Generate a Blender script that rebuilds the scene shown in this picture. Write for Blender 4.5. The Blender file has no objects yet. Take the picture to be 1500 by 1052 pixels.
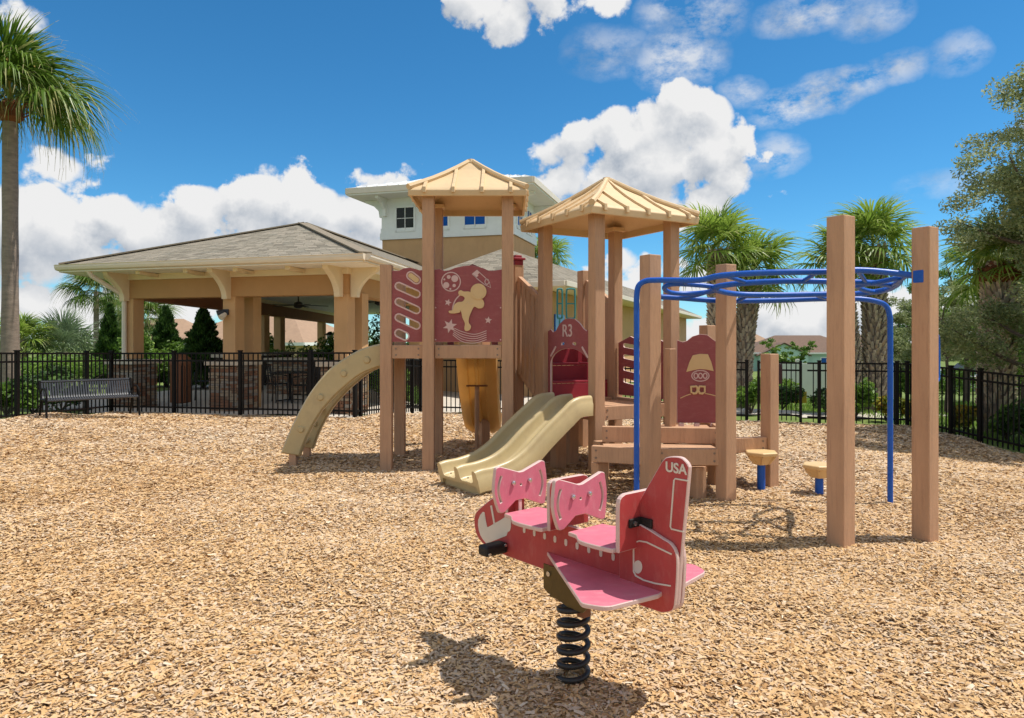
import bpy, bmesh, math, random
import numpy as np
from mathutils import Vector, Matrix, noise as mnoise
R = math.radians
random.seed(7)
rng = np.random.default_rng(11)
sc = bpy.context.scene
COL = sc.collection

# ------------------------------------------------------------------ camera
F, EYE = 1040.0, 1.44
cam = bpy.data.cameras.new('camera')
cam.sensor_width = 36.0
cam.lens = 36.0 * F / 1500.0
cam.shift_y = -26.0 / 1500.0
cam.clip_start, cam.clip_end = 0.05, 3000
camo = bpy.data.objects.new('camera', cam)
COL.objects.link(camo)
camo.location = (0, 0, EYE)
camo.rotation_euler = (R(90), 0, 0)
sc.camera = camo

# ------------------------------------------------------------------ sun, sky, exposure
SUN = Vector((0.47, 0.045, 1.0)).normalized()
SUN_STRENGTH, SKY_STRENGTH, EXPOSURE = 3.1, 0.15, 0.68
sc.cycles.max_bounces, sc.cycles.diffuse_bounces, sc.cycles.glossy_bounces, sc.cycles.transmission_bounces = 5, 3, 2, 2
sl = bpy.data.lights.new('sun', 'SUN')
sl.energy, sl.angle, sl.color = SUN_STRENGTH, R(0.53), (1.0, 0.955, 0.88)
so = bpy.data.objects.new('sun', sl)
COL.objects.link(so)
so.rotation_euler = SUN.to_track_quat('Z', 'Y').to_euler()
sc.view_settings.view_transform = 'Standard'
sc.view_settings.look = 'None'
sc.view_settings.gamma = 1
sc.view_settings.use_curve_mapping = False
sc.view_settings.exposure = EXPOSURE

# cumulus in the sky: (px, py, rx, ry, weight) read as directions, widths as angles
CLOUDS = [
    (692, 8, 42, 40, 1), (742, 22, 58, 42, 1), (800, 2, 62, 36, 1), (862, 2, 55, 30, .9),
        (985, 188, 66, 56, 1.3), (1044, 212, 56, 56, 1.3), (908, 212, 62, 50, 1.3), (848, 228, 52, 44, 1.2), (945, 255, 150, 56, 1.5), (1000, 285, 105, 40, .9), (822, 252, 52, 40, .9),
    (1498, 165, 40, 46, .8),
    (62, 234, 48, 32, .75), (112, 250, 58, 32, .8), (42, 10, 50, 30, .4),
    (28, 340, 100, 90, 1.3), (100, 365, 110, 76, 1.3), (185, 335, 66, 50, 1), (238, 325, 50, 44, 1), (300, 322, 62, 52, 1), (352, 305, 52, 48, 1), (402, 300, 52, 52, 1.05), (432, 275, 30, 40, .9),
    (470, 330, 70, 56, 1), (535, 318, 62, 58, 1), (555, 272, 46, 18, .8), (590, 330, 60, 60, .8),
    (80, 450, 190, 90, .8), (270, 420, 230, 80, .8), (460, 400, 180, 80, .8), (-120, 420, 200, 120, 1), (-200, 300, 110, 60, .8),
    (940, 392, 44, 34, .72), (1015, 408, 44, 34, .6), (905, 430, 70, 34, .7), (1080, 445, 60, 30, .6), (1165, 470, 130, 46, 1.1), (1310, 465, 130, 50, 1.0), (1440, 450, 130, 60, .8), (1030, 480, 140, 40, 1.0), (1250, 495, 500, 28, .9),
    (1650, 200, 90, 60, .8), (1700, 400, 160, 70, .8), (1560, 60, 60, 30, .4),
]

WISPS = [(1160, 155, 60, 30, 1), (1205, 140, 60, 30, 1), (1252, 122, 60, 24, .9), (1312, 102, 60, 22, .75), (1122, 172, 30, 20, .6), (1185, 20, 84, 26, .8), (1278, 28, 60, 26, .55), (1402, 78, 46, 26, .5), (1135, 232, 52, 32, .7), (1090, 133, 40, 22, .65),
         (885, 78, 60, 34, .5), (1035, 30, 64, 36, .8), (965, 24, 46, 26, .6), (995, 88, 76, 42, .9), (1380, 270, 70, 20, .35)]


def build_world():
    w = bpy.data.worlds.new('World')
    sc.world = w
    w.use_nodes = True
    nt = w.node_tree
    nt.nodes.clear()
    N, L = nt.nodes.new, nt.links.new
    def field(name, clouds, det, wisp=False):
        g = bpy.data.node_groups.new(name, 'ShaderNodeTree')
        g.interface.new_socket('Dir', in_out='INPUT', socket_type='NodeSocketVector')
        g.interface.new_socket('Field', in_out='OUTPUT', socket_type='NodeSocketFloat')
        gi, go = g.nodes.new('NodeGroupInput'), g.nodes.new('NodeGroupOutput')
        gl = g.links.new

        def M(op, a, b=None, c=None, clamp=False):
            n = g.nodes.new('ShaderNodeMath'); n.operation = op; n.use_clamp = clamp
            for i, v in enumerate((a, b, c)):
                if v is None: continue
                if isinstance(v, (int, float)): n.inputs[i].default_value = v
                else: gl(v, n.inputs[i])
            return n.outputs[0]

        def V(op, a, b=None, c=None, out=0):
            n = g.nodes.new('ShaderNodeVectorMath'); n.operation = op
            for i, v in enumerate((a, b, c)):
                if v is None: continue
                if isinstance(v, tuple): n.inputs[i].default_value = v
                else: gl(v, n.inputs[i])
            return n.outputs[out]
        d = V('NORMALIZE', gi.outputs[0])
        sep = g.nodes.new('ShaderNodeSeparateXYZ'); gl(d, sep.inputs[0])
        az = M('ARCTAN2', sep.outputs[0], sep.outputs[1])
        el = M('ARCSINE', sep.outputs[2])
        com = g.nodes.new('ShaderNodeCombineXYZ'); gl(az, com.inputs[0]); gl(el, com.inputs[1])

        def noise(scale, detail, rough, vec):
            n = g.nodes.new('ShaderNodeTexNoise'); n.inputs['Scale'].default_value = scale
            n.inputs['Detail'].default_value = detail; n.inputs['Roughness'].default_value = rough
            gl(vec, n.inputs['Vector']); return n
        # warp the angles a little so outlines are not ellipses
        wn = noise(11, 5, .6, d)
        wv = V('MULTIPLY_ADD', wn.outputs['Color'], (.05, .035, 0), (-.025, -.0175, 0))
        p = V('ADD', com.outputs[0], wv)
        acc = None
        for (px, py, rx, ry, wt) in clouds:
            a = math.atan((px - 750) / F)
            e = math.atan((500 - py) / math.hypot(F, px - 750))
            ca = math.cos(a)
            ia, ie = F / rx / ca ** 2 * 1.0, F / ry / ca
            q = V('MULTIPLY_ADD', p, (ia, ie, 0), (-a * ia, -e * ie, 0))
            r2 = V('DOT_PRODUCT', q, q, out=1)
            b = M('MULTIPLY_ADD', r2, -wt * .8, wt)
            acc = b if acc is None else M('MAXIMUM', acc, b)
        if wisp:
            n1 = noise(20, det, .66, V('MULTIPLY', d, (1, 1, 1.7)))
            gl(M('MULTIPLY', M('MAXIMUM', acc, 0.0), M('MULTIPLY_ADD', n1.outputs[0], 4.2, -1.55, clamp=True)), go.inputs[0])
            return g
        # the unseen rest of the sky: cloud cover thickened to whiten the ambient light
        far = noise(2.6, 2, .5, d)
        ff = M('MULTIPLY_ADD', far.outputs[0], 6.0, -2.45)
        aza = M('ABSOLUTE', az)
        m1 = M('MULTIPLY_ADD', aza, 8.0, -8.0 * .86, clamp=True)
        m2 = M('MULTIPLY_ADD', el, 8.0, -8.0 * .50, clamp=True)
        mk = M('MAXIMUM', m1, m2)
        ff = M('MINIMUM', ff, 1.0)
        ff = M('MULTIPLY_ADD', mk, M('ADD', ff, 3.0), -3.0)
        acc = M('MAXIMUM', acc, ff)
        n1 = noise(15, det, .6, d)
        vo = g.nodes.new('ShaderNodeTexVoronoi'); vo.feature = 'F1'; vo.inputs['Scale'].default_value = 17
        vd = V('MULTIPLY_ADD', n1.outputs['Color'], (.07, .07, .07), d)
        gl(vd, vo.inputs['Vector'])
        t = M('MULTIPLY_ADD', n1.outputs[0], 2.3, -1.15)
        t = M('ADD', t, M('MULTIPLY_ADD', vo.outputs['Distance'], -1.5, .55))
        f = M('ADD', acc, t)
        gl(f, go.inputs[0])
        return g

    gA = field('cloud_field', CLOUDS, 7); gW = field('wisp_field', WISPS, 8, True); gB = field('cloud_field_sunward', [c for c in CLOUDS if c[4] >= .95], 5)
    tc = N('ShaderNodeTexCoord')
    g1, g2 = N('ShaderNodeGroup'), N('ShaderNodeGroup')
    g1.node_tree = gA; g2.node_tree = gB
    L(tc.outputs['Generated'], g1.inputs[0])
    off = N('ShaderNodeVectorMath'); off.operation = 'ADD'
    off.inputs[1].default_value = (.012, .0, .026)
    L(tc.outputs['Generated'], off.inputs[0]); L(off.outputs[0], g2.inputs[0])

    def W(op, a, b=None, c=None, clamp=False):
        n = N('ShaderNodeMath'); n.operation = op; n.use_clamp = clamp
        for i, v in enumerate((a, b, c)):
            if v is None: continue
            if isinstance(v, (int, float)): n.inputs[i].default_value = v
            else: L(v, n.inputs[i])
        return n.outputs[0]
    mr = N('ShaderNodeMapRange'); mr.interpolation_type = 'SMOOTHSTEP'
    mr.inputs['From Min'].default_value = .0; mr.inputs['From Max'].default_value = .36
    L(g1.outputs[0], mr.inputs['Value'])
    lit = W('MULTIPLY_ADD', W('SUBTRACT', g1.outputs[0], g2.outputs[0]), .62, .70, clamp=True)
    cr = N('ShaderNodeMix'); cr.data_type = 'RGBA'
    cr.inputs[6].default_value = (.40, .47, .57, 1); cr.inputs[7].default_value = (1.0, 1.0, 1.0, 1)
    L(lit, cr.inputs[0])
    sky = N('ShaderNodeTexSky'); sky.sky_type = 'NISHITA'; sky.sun_disc = False
    sky.sun_elevation = math.asin(SUN.z); sky.sun_rotation = math.atan2(SUN.x, SUN.y)
    sky.air_density, sky.dust_density, sky.ozone_density, sky.altitude = 1.0, .2, 2.2, 1500
    hs = N('ShaderNodeHueSaturation'); hs.inputs['Saturation'].default_value = 1.12; hs.inputs['Value'].default_value = .57
    hs.inputs['Hue'].default_value = .497
    tint = N('ShaderNodeMix'); tint.data_type = 'RGBA'; tint.blend_type = 'MULTIPLY'; tint.inputs[0].default_value = 1
    tint.inputs[7].default_value = (.60, .90, 1.04, 1)
    L(sky.outputs[0], tint.inputs[6]); L(tint.outputs[2], hs.inputs['Color'])
    gain = N('ShaderNodeMix'); gain.data_type = 'RGBA'; gain.blend_type = 'MULTIPLY'; gain.inputs[0].default_value = 1
    CW = .86 / (SKY_STRENGTH * 2 ** EXPOSURE)
    L(cr.outputs[2], gain.inputs[6]); gain.inputs[7].default_value = (CW, CW, CW, 1)
    g3 = N('ShaderNodeGroup'); g3.node_tree = gW; L(tc.outputs['Generated'], g3.inputs[0])
    alpha = W('MAXIMUM', mr.outputs[0], W('MULTIPLY', g3.outputs[0], .92, clamp=True))
    mx = N('ShaderNodeMix'); mx.data_type = 'RGBA'
    L(alpha, mx.inputs[0]); L(hs.outputs[0], mx.inputs[6]); L(gain.outputs[2], mx.inputs[7])
    bg = N('ShaderNodeBackground'); bg.inputs['Strength'].default_value = SKY_STRENGTH
    L(mx.outputs[2], bg.inputs['Color'])
    ow = N('ShaderNodeOutputWorld'); L(bg.outputs[0], ow.inputs['Surface'])
    w.cycles.sampling_method = 'MANUAL'; w.cycles.sample_map_resolution = 512


build_world()


# ------------------------------------------------------------------ materials
def srgb(r, g, b):
    return tuple(((c / 255) / 12.92 if c / 255 <= .04045 else ((c / 255 + .055) / 1.055) ** 2.4) for c in (r, g, b))


def mat(name, c, rough=.6, var=.12, scale=6.0, bump=.0, bscale=None, metal=0.0, tone=None, translucent=0.0, stretch=None, spec=.4, wear=0.0, wearcol=(.55, .45, .36), wscale=9, wstretch=(1, 1, 1)):
    """procedural surface: base colour with noise variation, optional bump; tone = list of colours picked by the face attribute 'tone'"""
    m = bpy.data.materials.new(name); m.use_nodes = True
    nt = m.node_tree; N, L = nt.nodes.new, nt.links.new
    b = nt.nodes['Principled BSDF']; out = nt.nodes['Material Output']
    b.inputs['Roughness'].default_value = rough; b.inputs['Metallic'].default_value = metal
    b.inputs['Specular IOR Level'].default_value = spec
    tc = N('ShaderNodeTexCoord'); mp = N('ShaderNodeMapping')
    L(tc.outputs['Object'], mp.inputs[0])
    if stretch: mp.inputs['Scale'].default_value = stretch
    n = N('ShaderNodeTexNoise'); n.inputs['Scale'].default_value = scale; n.inputs['Detail'].default_value = 6
    n.inputs['Roughness'].default_value = .62
    L(mp.outputs[0], n.inputs['Vector'])
    if tone:
        at = N('ShaderNodeAttribute'); at.attribute_name = 'tone'
        cr = N('ShaderNodeValToRGB'); els = cr.color_ramp.elements
        while len(els) < len(tone): els.new(.5)
        for i, col in enumerate(tone):
            els[i].position = i / (len(tone) - 1); els[i].color = (*col, 1)
        L(at.outputs['Fac'], cr.inputs[0]); src = cr.outputs[0]
    else:
        rg = N('ShaderNodeRGB'); rg.outputs[0].default_value = (*c, 1); src = rg.outputs[0]
    mr = N('ShaderNodeMapRange')
    mr.inputs['From Min'].default_value = .3; mr.inputs['From Max'].default_value = .7
    mr.inputs['To Min'].default_value = 1 - var; mr.inputs['To Max'].default_value = 1 + var
    L(n.outputs[0], mr.inputs['Value'])
    mx = N('ShaderNodeVectorMath'); mx.operation = 'SCALE'
    L(src, mx.inputs[0]); L(mr.outputs[0], mx.inputs['Scale'])
    if wear:
        mp2 = N('ShaderNodeMapping'); mp2.inputs['Scale'].default_value = wstretch; L(tc.outputs['Object'], mp2.inputs[0])
        n3 = N('ShaderNodeTexNoise'); n3.inputs['Scale'].default_value = wscale; n3.inputs['Detail'].default_value = 8; n3.inputs['Roughness'].default_value = .72
        L(mp2.outputs[0], n3.inputs['Vector'])
        m3 = N('ShaderNodeMapRange'); m3.inputs['From Min'].default_value = .5; m3.inputs['From Max'].default_value = .72; m3.inputs['To Max'].default_value = wear
        L(n3.outputs[0], m3.inputs['Value'])
        mw_ = N('ShaderNodeMix'); mw_.data_type = 'RGBA'; mw_.inputs[7].default_value = (*wearcol, 1)
        L(m3.outputs[0], mw_.inputs[0]); L(mx.outputs[0], mw_.inputs[6]); L(mw_.outputs[2], b.inputs['Base Color'])
        r3 = N('ShaderNodeMapRange'); r3.inputs['To Min'].default_value = rough - .08; r3.inputs['To Max'].default_value = min(1, rough + .25); L(n3.outputs[0], r3.inputs['Value']); L(r3.outputs[0], b.inputs['Roughness'])
    else: L(mx.outputs[0], b.inputs['Base Color'])
    if bump:
        n2 = N('ShaderNodeTexNoise'); n2.inputs['Scale'].default_value = bscale or scale * 6; n2.inputs['Detail'].default_value = 5
        L(mp.outputs[0], n2.inputs['Vector'])
        bm_ = N('ShaderNodeBump'); bm_.inputs['Strength'].default_value = bump; bm_.inputs['Distance'].default_value = .01
        L(n2.outputs[0], bm_.inputs['Height']); L(bm_.outputs[0], b.inputs['Normal'])
    if translucent:
        tr = N('ShaderNodeBsdfTranslucent'); L(mx.outputs[0], tr.inputs['Color'])
        ms = N('ShaderNodeMixShader'); ms.inputs[0].default_value = translucent
        L(b.outputs[0], ms.inputs[1]); L(tr.outputs[0], ms.inputs[2]); L(ms.outputs[0], out.inputs['Surface'])
    return m


MT = {}
MT['lumber'] = mat('recycled_lumber', srgb(190, 149, 116), .62, .12, 5, .3, 90, stretch=(1, 1, .25), wear=.55, wearcol=srgb(150, 112, 88), wscale=14, wstretch=(3, 3, .22))
MT['maroon'] = mat('maroon_board', srgb(150, 76, 76), .48, .08, 4, .06, 140, wear=.4, wearcol=srgb(176, 116, 110), wscale=7, wstretch=(1, 1, 3))
MT['rim'] = mat('pale_pink_engraving', srgb(212, 178, 170), .6, .08, 10)
MT['cream'] = mat('cream_plastic', srgb(216, 182, 130), .42, .05, 4, .04, 120)
MT['rooftan'] = mat('tan_roof_plastic', srgb(214, 184, 142), .5, .08, 3, .05, 100, wear=.4, wearcol=srgb(176, 148, 112), wscale=6, wstretch=(1, 1, 1))
MT['slide'] = mat('tan_slide_plastic', srgb(190, 170, 126), .26, .09, 3, .03, 90, wear=.5, wearcol=srgb(168, 146, 112), wscale=5, wstretch=(1.5, 1.5, 1))
MT['redstep'] = mat('red_step_board', srgb(150, 46, 58), .5, .08, 6)
MT['blue'] = mat('blue_powder_coat', srgb(16, 86, 184), .3, .06, 12, .03, 160, wear=.35, wearcol=srgb(84, 126, 176), wscale=26)
MT['teal'] = mat('teal_coated_steel', srgb(60, 140, 140), .35, .06, 12)
MT['hdpe_red'] = mat('red_play_board', srgb(176, 66, 66), .45, .1, 9, .07, 220, wear=.45, wearcol=srgb(186, 110, 102), wscale=12, wstretch=(1, 3, 1))
MT['hdpe_pink'] = mat('pink_play_board', srgb(206, 112, 130), .45, .1, 9, .07, 220, wear=.45, wearcol=srgb(214, 158, 160), wscale=12, wstretch=(1, 3, 1))
MT['core'] = mat('pale_board_core', srgb(208, 178, 170), .55, .06, 20)
MT['white_print'] = mat('white_engraving', srgb(214, 204, 190), .6, .05, 10)
MT['spring'] = mat('black_spring_steel', srgb(40, 38, 37), .38, .2, 20, .1, 60)
MT['bronze'] = mat('bronze_clamp_steel', srgb(92, 76, 40), .42, .2, 14, .1, 60, metal=.3)
MT['rubber'] = mat('black_rubber', srgb(30, 28, 28), .6, .2, 20)
MT['steel'] = mat('bright_bolt_steel', srgb(200, 198, 195), .25, .1, 30, metal=.9)
MT['fence'] = mat('black_powder_coat', srgb(18, 15, 14), .55, .25, 6, spec=.2)
MT['bench'] = mat('grey_coated_steel', srgb(58, 60, 66), .4, .15, 10)
MT['stucco'] = mat('tan_stucco', srgb(208, 164, 116), .85, .06, 2, .3, 60, wear=.35, wearcol=srgb(186, 140, 98), wscale=2.5, wstretch=(2, 2, .5))
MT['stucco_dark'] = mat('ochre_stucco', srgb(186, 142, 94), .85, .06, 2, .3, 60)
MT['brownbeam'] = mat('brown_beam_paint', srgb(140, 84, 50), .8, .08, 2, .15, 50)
MT['trim'] = mat('cream_trim_paint', srgb(232, 212, 176), .6, .04, 3, .05, 40)
MT['gutter'] = mat('cream_gutter_metal', srgb(226, 212, 190), .45, .04, 3)
MT['white'] = mat('white_paint', srgb(240, 240, 234), .6, .04, 3)
MT['metalroof'] = mat('white_metal_roof', srgb(225, 226, 224), .35, .04, 3)
MT['ceil'] = mat('white_ceiling_board', srgb(240, 236, 226), .8, .04, 3)
MT['glass'] = mat('sky_painted_window_glass', srgb(24, 84, 168), .06, .1, 3, spec=.35)  # blue base colour paints the reflected sky into the panes
MT['glass_palm'] = mat('palm_painted_window_glass', srgb(20, 34, 26), .06, .5, 5, spec=.3)  # mottled green-black paints a palm's reflection into the pane colour
MT['shingle'] = mat('weathered_shingle', (0, 0, 0), .9, .18, 25, .4, 120, tone=[srgb(118, 110, 96), srgb(136, 128, 112), srgb(150, 140, 124), srgb(128, 122, 108)])
MT['stone'] = mat('stacked_stone', (0, 0, 0), .85, .22, 14, .6, 60)
STONES = [mat('ledge_stone_' + n, c, .88, .22, 9, .5, 50) for n, c in (('tan', srgb(176, 154, 128)), ('brown', srgb(140, 110, 88)), ('grey', srgb(160, 148, 134)), ('rust', srgb(150, 108, 82)))]
MT['mortar'] = mat('dark_mortar', srgb(70, 58, 50), .95, .2, 20, .3, 60)
MT['cap'] = mat('cast_stone_cap', srgb(205, 188, 166), .8, .07, 6, .2, 50)
MT['concrete'] = mat('pale_concrete', srgb(196, 186, 172), .9, .08, 1.2, .2, 40)
MT['asphalt'] = mat('asphalt', srgb(92, 90, 90), .9, .12, 1.5, .3, 60)
MT['lawn'] = mat('lawn_green', srgb(102, 118, 54), .95, .35, .8, .6, 30)
MT['bark'] = mat('palm_bark', srgb(142, 126, 112), .92, .25, 5, .7, 22, stretch=(1, 1, 3))
MT['boot'] = mat('palm_leaf_boots', (0, 0, 0), .9, .2, 9, .5, 40, tone=[srgb(150, 132, 116), srgb(188, 172, 152), srgb(206, 190, 168), srgb(170, 142, 118)])
MT['rust_fibre'] = mat('rusty_palm_fibre', srgb(120, 70, 42), .95, .35, 12, .8, 40)
MT['oakbark'] = mat('oak_bark', srgb(96, 84, 74), .95, .3, 6, .8, 30)
MT['frond'] = mat('palm_frond', (0, 0, 0), .42, .15, 5, tone=[srgb(88, 114, 42), srgb(122, 150, 58), srgb(154, 174, 80), srgb(196, 190, 126)], translucent=.45)
MT['frond_dark'] = mat('fan_palm_frond', (0, 0, 0), .4, .15, 5, tone=[srgb(58, 84, 26), srgb(82, 112, 36), srgb(112, 138, 52), srgb(190, 178, 124)], translucent=.35)
MT['frond_blue'] = mat('grey_green_frond', (0, 0, 0), .5, .15, 5, tone=[srgb(92, 112, 84), srgb(120, 138, 104), srgb(140, 154, 116)], translucent=.22)
MT['leaf_oak'] = mat('oak_leaf', (0, 0, 0), .5, .15, 4, tone=[srgb(98, 110, 66), srgb(132, 144, 92), srgb(162, 170, 122), srgb(194, 196, 158)], translucent=.52)
MT['leaf_green'] = mat('shrub_leaf', (0, 0, 0), .5, .15, 4, tone=[srgb(60, 88, 30), srgb(92, 126, 46), srgb(126, 158, 64), srgb(158, 182, 90)], translucent=.4)
MT['leaf_dark'] = mat('conifer_leaf', (0, 0, 0), .6, .15, 4, tone=[srgb(30, 54, 22), srgb(48, 78, 28), srgb(74, 106, 38), srgb(98, 124, 48)], translucent=.15)
MT['leaf_croton'] = mat('croton_leaf', (0, 0, 0), .45, .15, 4, tone=[srgb(92, 112, 40), srgb(128, 138, 48), srgb(190, 160, 58), srgb(186, 112, 52)], translucent=.25)
MT['mulch'] = None
MT['teal_wall'] = mat('teal_house_wall', srgb(178, 206, 196), .85, .04, 1)
MT['tan_wall'] = mat('tan_house_wall', srgb(214, 186, 150), .85, .04, 1)
MT['brown_roof'] = mat('brown_house_roof', srgb(112, 90, 76), .9, .12, 3, .3, 30)
MT['tan_roof'] = mat('pale_tan_house_roof', srgb(158, 130, 106), .9, .10, 3, .3, 30)
MT['car_white'] = mat('white_car_paint', srgb(222, 224, 226), .2, .02, 2)
MT['car_dark'] = mat('dark_car_paint', srgb(46, 52, 62), .2, .05, 2)
MT['yellow'] = mat('yellow_sign_paint', srgb(206, 176, 62), .5, .06, 5)
MT['rear_slide'] = mat('yellow_slide_plastic', srgb(238, 200, 132), .4, .05, 4, translucent=.42)
MT['binbrown'] = mat('brown_bin_plastic', srgb(128, 82, 54), .6, .1, 6)


# ------------------------------------------------------------------ object helpers
WM = {}


def link(name, me, parent=None, mats=None, recentre=True, mw=None):
    if mw is None:
        if recentre and len(me.vertices):
            co = np.empty(len(me.vertices) * 3, 'f'); me.vertices.foreach_get('co', co); co = co.reshape(-1, 3)
            c = (co.min(0) + co.max(0)) / 2; c[2] = co[:, 2].min()
            me.transform(Matrix.Translation([-float(x) for x in c]))
            mw = Matrix.Translation([float(x) for x in c])
        else:
            mw = Matrix.Identity(4)
    o = bpy.data.objects.new(name, me)
    COL.objects.link(o)
    if mats and not me.materials:
        for m_ in (mats if isinstance(mats, (list, tuple)) else [mats]): me.materials.append(m_)
    o.matrix_basis = mw
    if parent is not None:
        o.parent = parent
        o.matrix_parent_inverse = WM[parent.name].inverted()
    WM[o.name] = mw.copy()
    return o


def tag(o, label=None, cat=None, group=None, kind=None):
    for k, v in (('label', label), ('category', cat), ('group', group), ('kind', kind)):
        if v: o[k] = v
    return o


def thing(name, label, cat, loc=(0, 0, 0), group=None):
    o = bpy.data.objects.new(name, None); COL.objects.link(o)
    o.empty_display_size = .2; o.location = loc
    WM[o.name] = Matrix.Translation(loc)
    return tag(o, label, cat, group)


def smooth(me, ang=38):
    me.polygons.foreach_set('use_smooth', [True] * len(me.polygons))
    me.set_sharp_from_angle(angle=R(ang))


def bev(o, w=.004, seg=2):
    m_ = o.modifiers.new('bevel', 'BEVEL'); m_.width = w; m_.segments = seg; m_.limit_method = 'ANGLE'; m_.angle_limit = R(40)
    m_.harden_normals = False
    return o


class MB:
    """collects simple solids and links them as one mesh object"""
    def __init__(s): s.v, s.f, s.m = [], [], []

    def add(s, vs, fs, m=0):
        b = len(s.v); s.v += [tuple(map(float, p)) for p in vs]; s.f += [[b + i for i in f] for f in fs]; s.m += [m] * len(fs); return s

    def box(s, c, size, rot=0.0, m=0, axes=None):
        hx, hy, hz = (x / 2 for x in size)
        if axes is None:
            ax, ay, az = Vector((math.cos(rot), math.sin(rot), 0)), Vector((-math.sin(rot), math.cos(rot), 0)), Vector((0, 0, 1))
        else: ax, ay, az = (Vector(a) for a in axes)
        c = Vector(c); vs = [c + ax * hx * i + ay * hy * j + az * hz * k for k in (-1, 1) for j in (-1, 1) for i in (-1, 1)]
        return s.add(vs, [(0, 2, 3, 1), (4, 5, 7, 6), (0, 1, 5, 4), (2, 6, 7, 3), (0, 4, 6, 2), (1, 3, 7, 5)], m)

    def bar(s, p, q, w, h, m=0, up=(0, 0, 1)):
        p, q = Vector(p), Vector(q); ax = (q - p); L_ = ax.length; ax.normalize(); up = Vector(up)
        ay = up.cross(ax); ay.normalize(); az = ax.cross(ay)
        return s.box((p + q) / 2, (L_, w, h), axes=(ax, ay, az), m=m)

    def prism(s, poly, z0, z1, m=0):
        n = len(poly); vs = [(*p[:2], z0) for p in poly] + [(*p[:2], z1) for p in poly]
        a = sum(poly[i][0] * poly[(i + 1) % n][1] - poly[(i + 1) % n][0] * poly[i][1] for i in range(n))
        fs = [list(range(n - 1, -1, -1)), list(range(n, 2 * n))] + [(i, (i + 1) % n, n + (i + 1) % n, n + i) for i in range(n)]
        if a < 0: fs = [f[::-1] for f in fs]
        return s.add(vs, fs, m)

    def tube(s, pts, r, n=10, m=0, closed=False, cap=True):
        pts = [Vector(p) for p in pts]; N_ = len(pts)
        rs = r if isinstance(r, (list, tuple)) else [r] * N_
        up = Vector((0.03, 0.05, 1)); vs = []
        prev = None
        for i, p in enumerate(pts):
            if closed: t = pts[(i + 1) % N_] - pts[i - 1]
            else: t = pts[min(i + 1, N_ - 1)] - pts[max(i - 1, 0)]
            t.normalize()
            if prev is None:
                a = up.cross(t)
                if a.length < .1: a = Vector((1, 0, 0)).cross(t)
            else: a = prev - t * prev.dot(t)
            a.normalize(); prev = a; b = t.cross(a)
            vs += [p + (a * math.cos(2 * math.pi * k / n) + b * math.sin(2 * math.pi * k / n)) * rs[i] for k in range(n)]
        fs = []
        for i in range(N_ if closed else N_ - 1):
            j = (i + 1) % N_
            fs += [(i * n + k, i * n + (k + 1) % n, j * n + (k + 1) % n, j * n + k) for k in range(n)]
        if cap and not closed: fs += [list(range(n - 1, -1, -1)), list(range((N_ - 1) * n, N_ * n))]
        return s.add(vs, fs, m)

    def grid(s, rows, m=0, closed=False):
        n = len(rows[0]); vs = [p for r_ in rows for p in r_]; fs = []
        for i in range(len(rows) - 1):
            for k in range(n if closed else n - 1):
                fs.append((i * n + k, i * n + (k + 1) % n, (i + 1) * n + (k + 1) % n, (i + 1) * n + k))
        return s.add(vs, fs, m)

    def mesh(s, name, sm=False):
        me = bpy.data.meshes.new(name); me.from_pydata(s.v, [], s.f)
        me.polygons.foreach_set('material_index', s.m); me.update()
        if sm: smooth(me)
        return me

    def obj(s, name, mats, parent=None, sm=False, bevel=0):
        me = s.mesh(name, sm); o = link(name, me, parent, mats)
        if bevel: bev(o, bevel)
        return o


def catmull(pts, n=8, closed=False):
    P = [Vector(p) for p in pts]; out = []; N_ = len(P)
    for i in range(N_ if closed else N_ - 1):
        if closed: p0, p1, p2, p3 = P[i - 1], P[i], P[(i + 1) % N_], P[(i + 2) % N_]
        else: p0, p1, p2, p3 = P[max(i - 1, 0)], P[i], P[i + 1], P[min(i + 2, N_ - 1)]
        for k in range(n):
            t = k / n
            out.append(.5 * ((2 * p1) + (p2 - p0) * t + (2 * p0 - 5 * p1 + 4 * p2 - p3) * t * t + (3 * p1 - p0 - 3 * p2 + p3) * t ** 3))
    if not closed: out.append(P[-1])
    return out


def frame(o, ax, ay):
    ax, ay = Vector(ax).normalized(), Vector(ay).normalized(); n = ax.cross(ay)
    return Matrix(((ax.x, ay.x, n.x, o[0]), (ax.y, ay.y, n.y, o[1]), (ax.z, ay.z, n.z, o[2]), (0, 0, 0, 1)))


def plate(name, outline, M_, th, mats, parent=None, holes=(), bevel=.0015, edge=True):
    """flat board cut to an outline with holes; edge faces take the second material"""
    cu = bpy.data.curves.new(name, 'CURVE'); cu.dimensions = '2D'; cu.fill_mode = 'BOTH'
    cu.extrude = th / 2 - bevel; cu.bevel_depth = bevel; cu.bevel_resolution = 0;
    for poly in [outline] + list(holes):
        sp = cu.splines.new('POLY'); sp.points.add(len(poly) - 1); sp.use_cyclic_u = True
        for q, p in zip(sp.points, poly): q.co = (p[0], p[1], 0, 1)
    t = bpy.data.objects.new('tmp', cu); me = bpy.data.meshes.new_from_object(t)
    bpy.data.objects.remove(t); bpy.data.curves.remove(cu)
    me.materials.clear()
    ms = mats if isinstance(mats, (list, tuple)) else [mats]
    for m_ in ms: me.materials.append(m_)
    mi = [1 if (len(ms) > 1 and abs(p.normal.z) < .9) else 0 for p in me.polygons]
    me.polygons.foreach_set('material_index', mi)
    me.polygons.foreach_set('use_smooth', [False] * len(me.polygons))
    me.transform(M_); me.name = name
    return link(name, me, parent)


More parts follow.
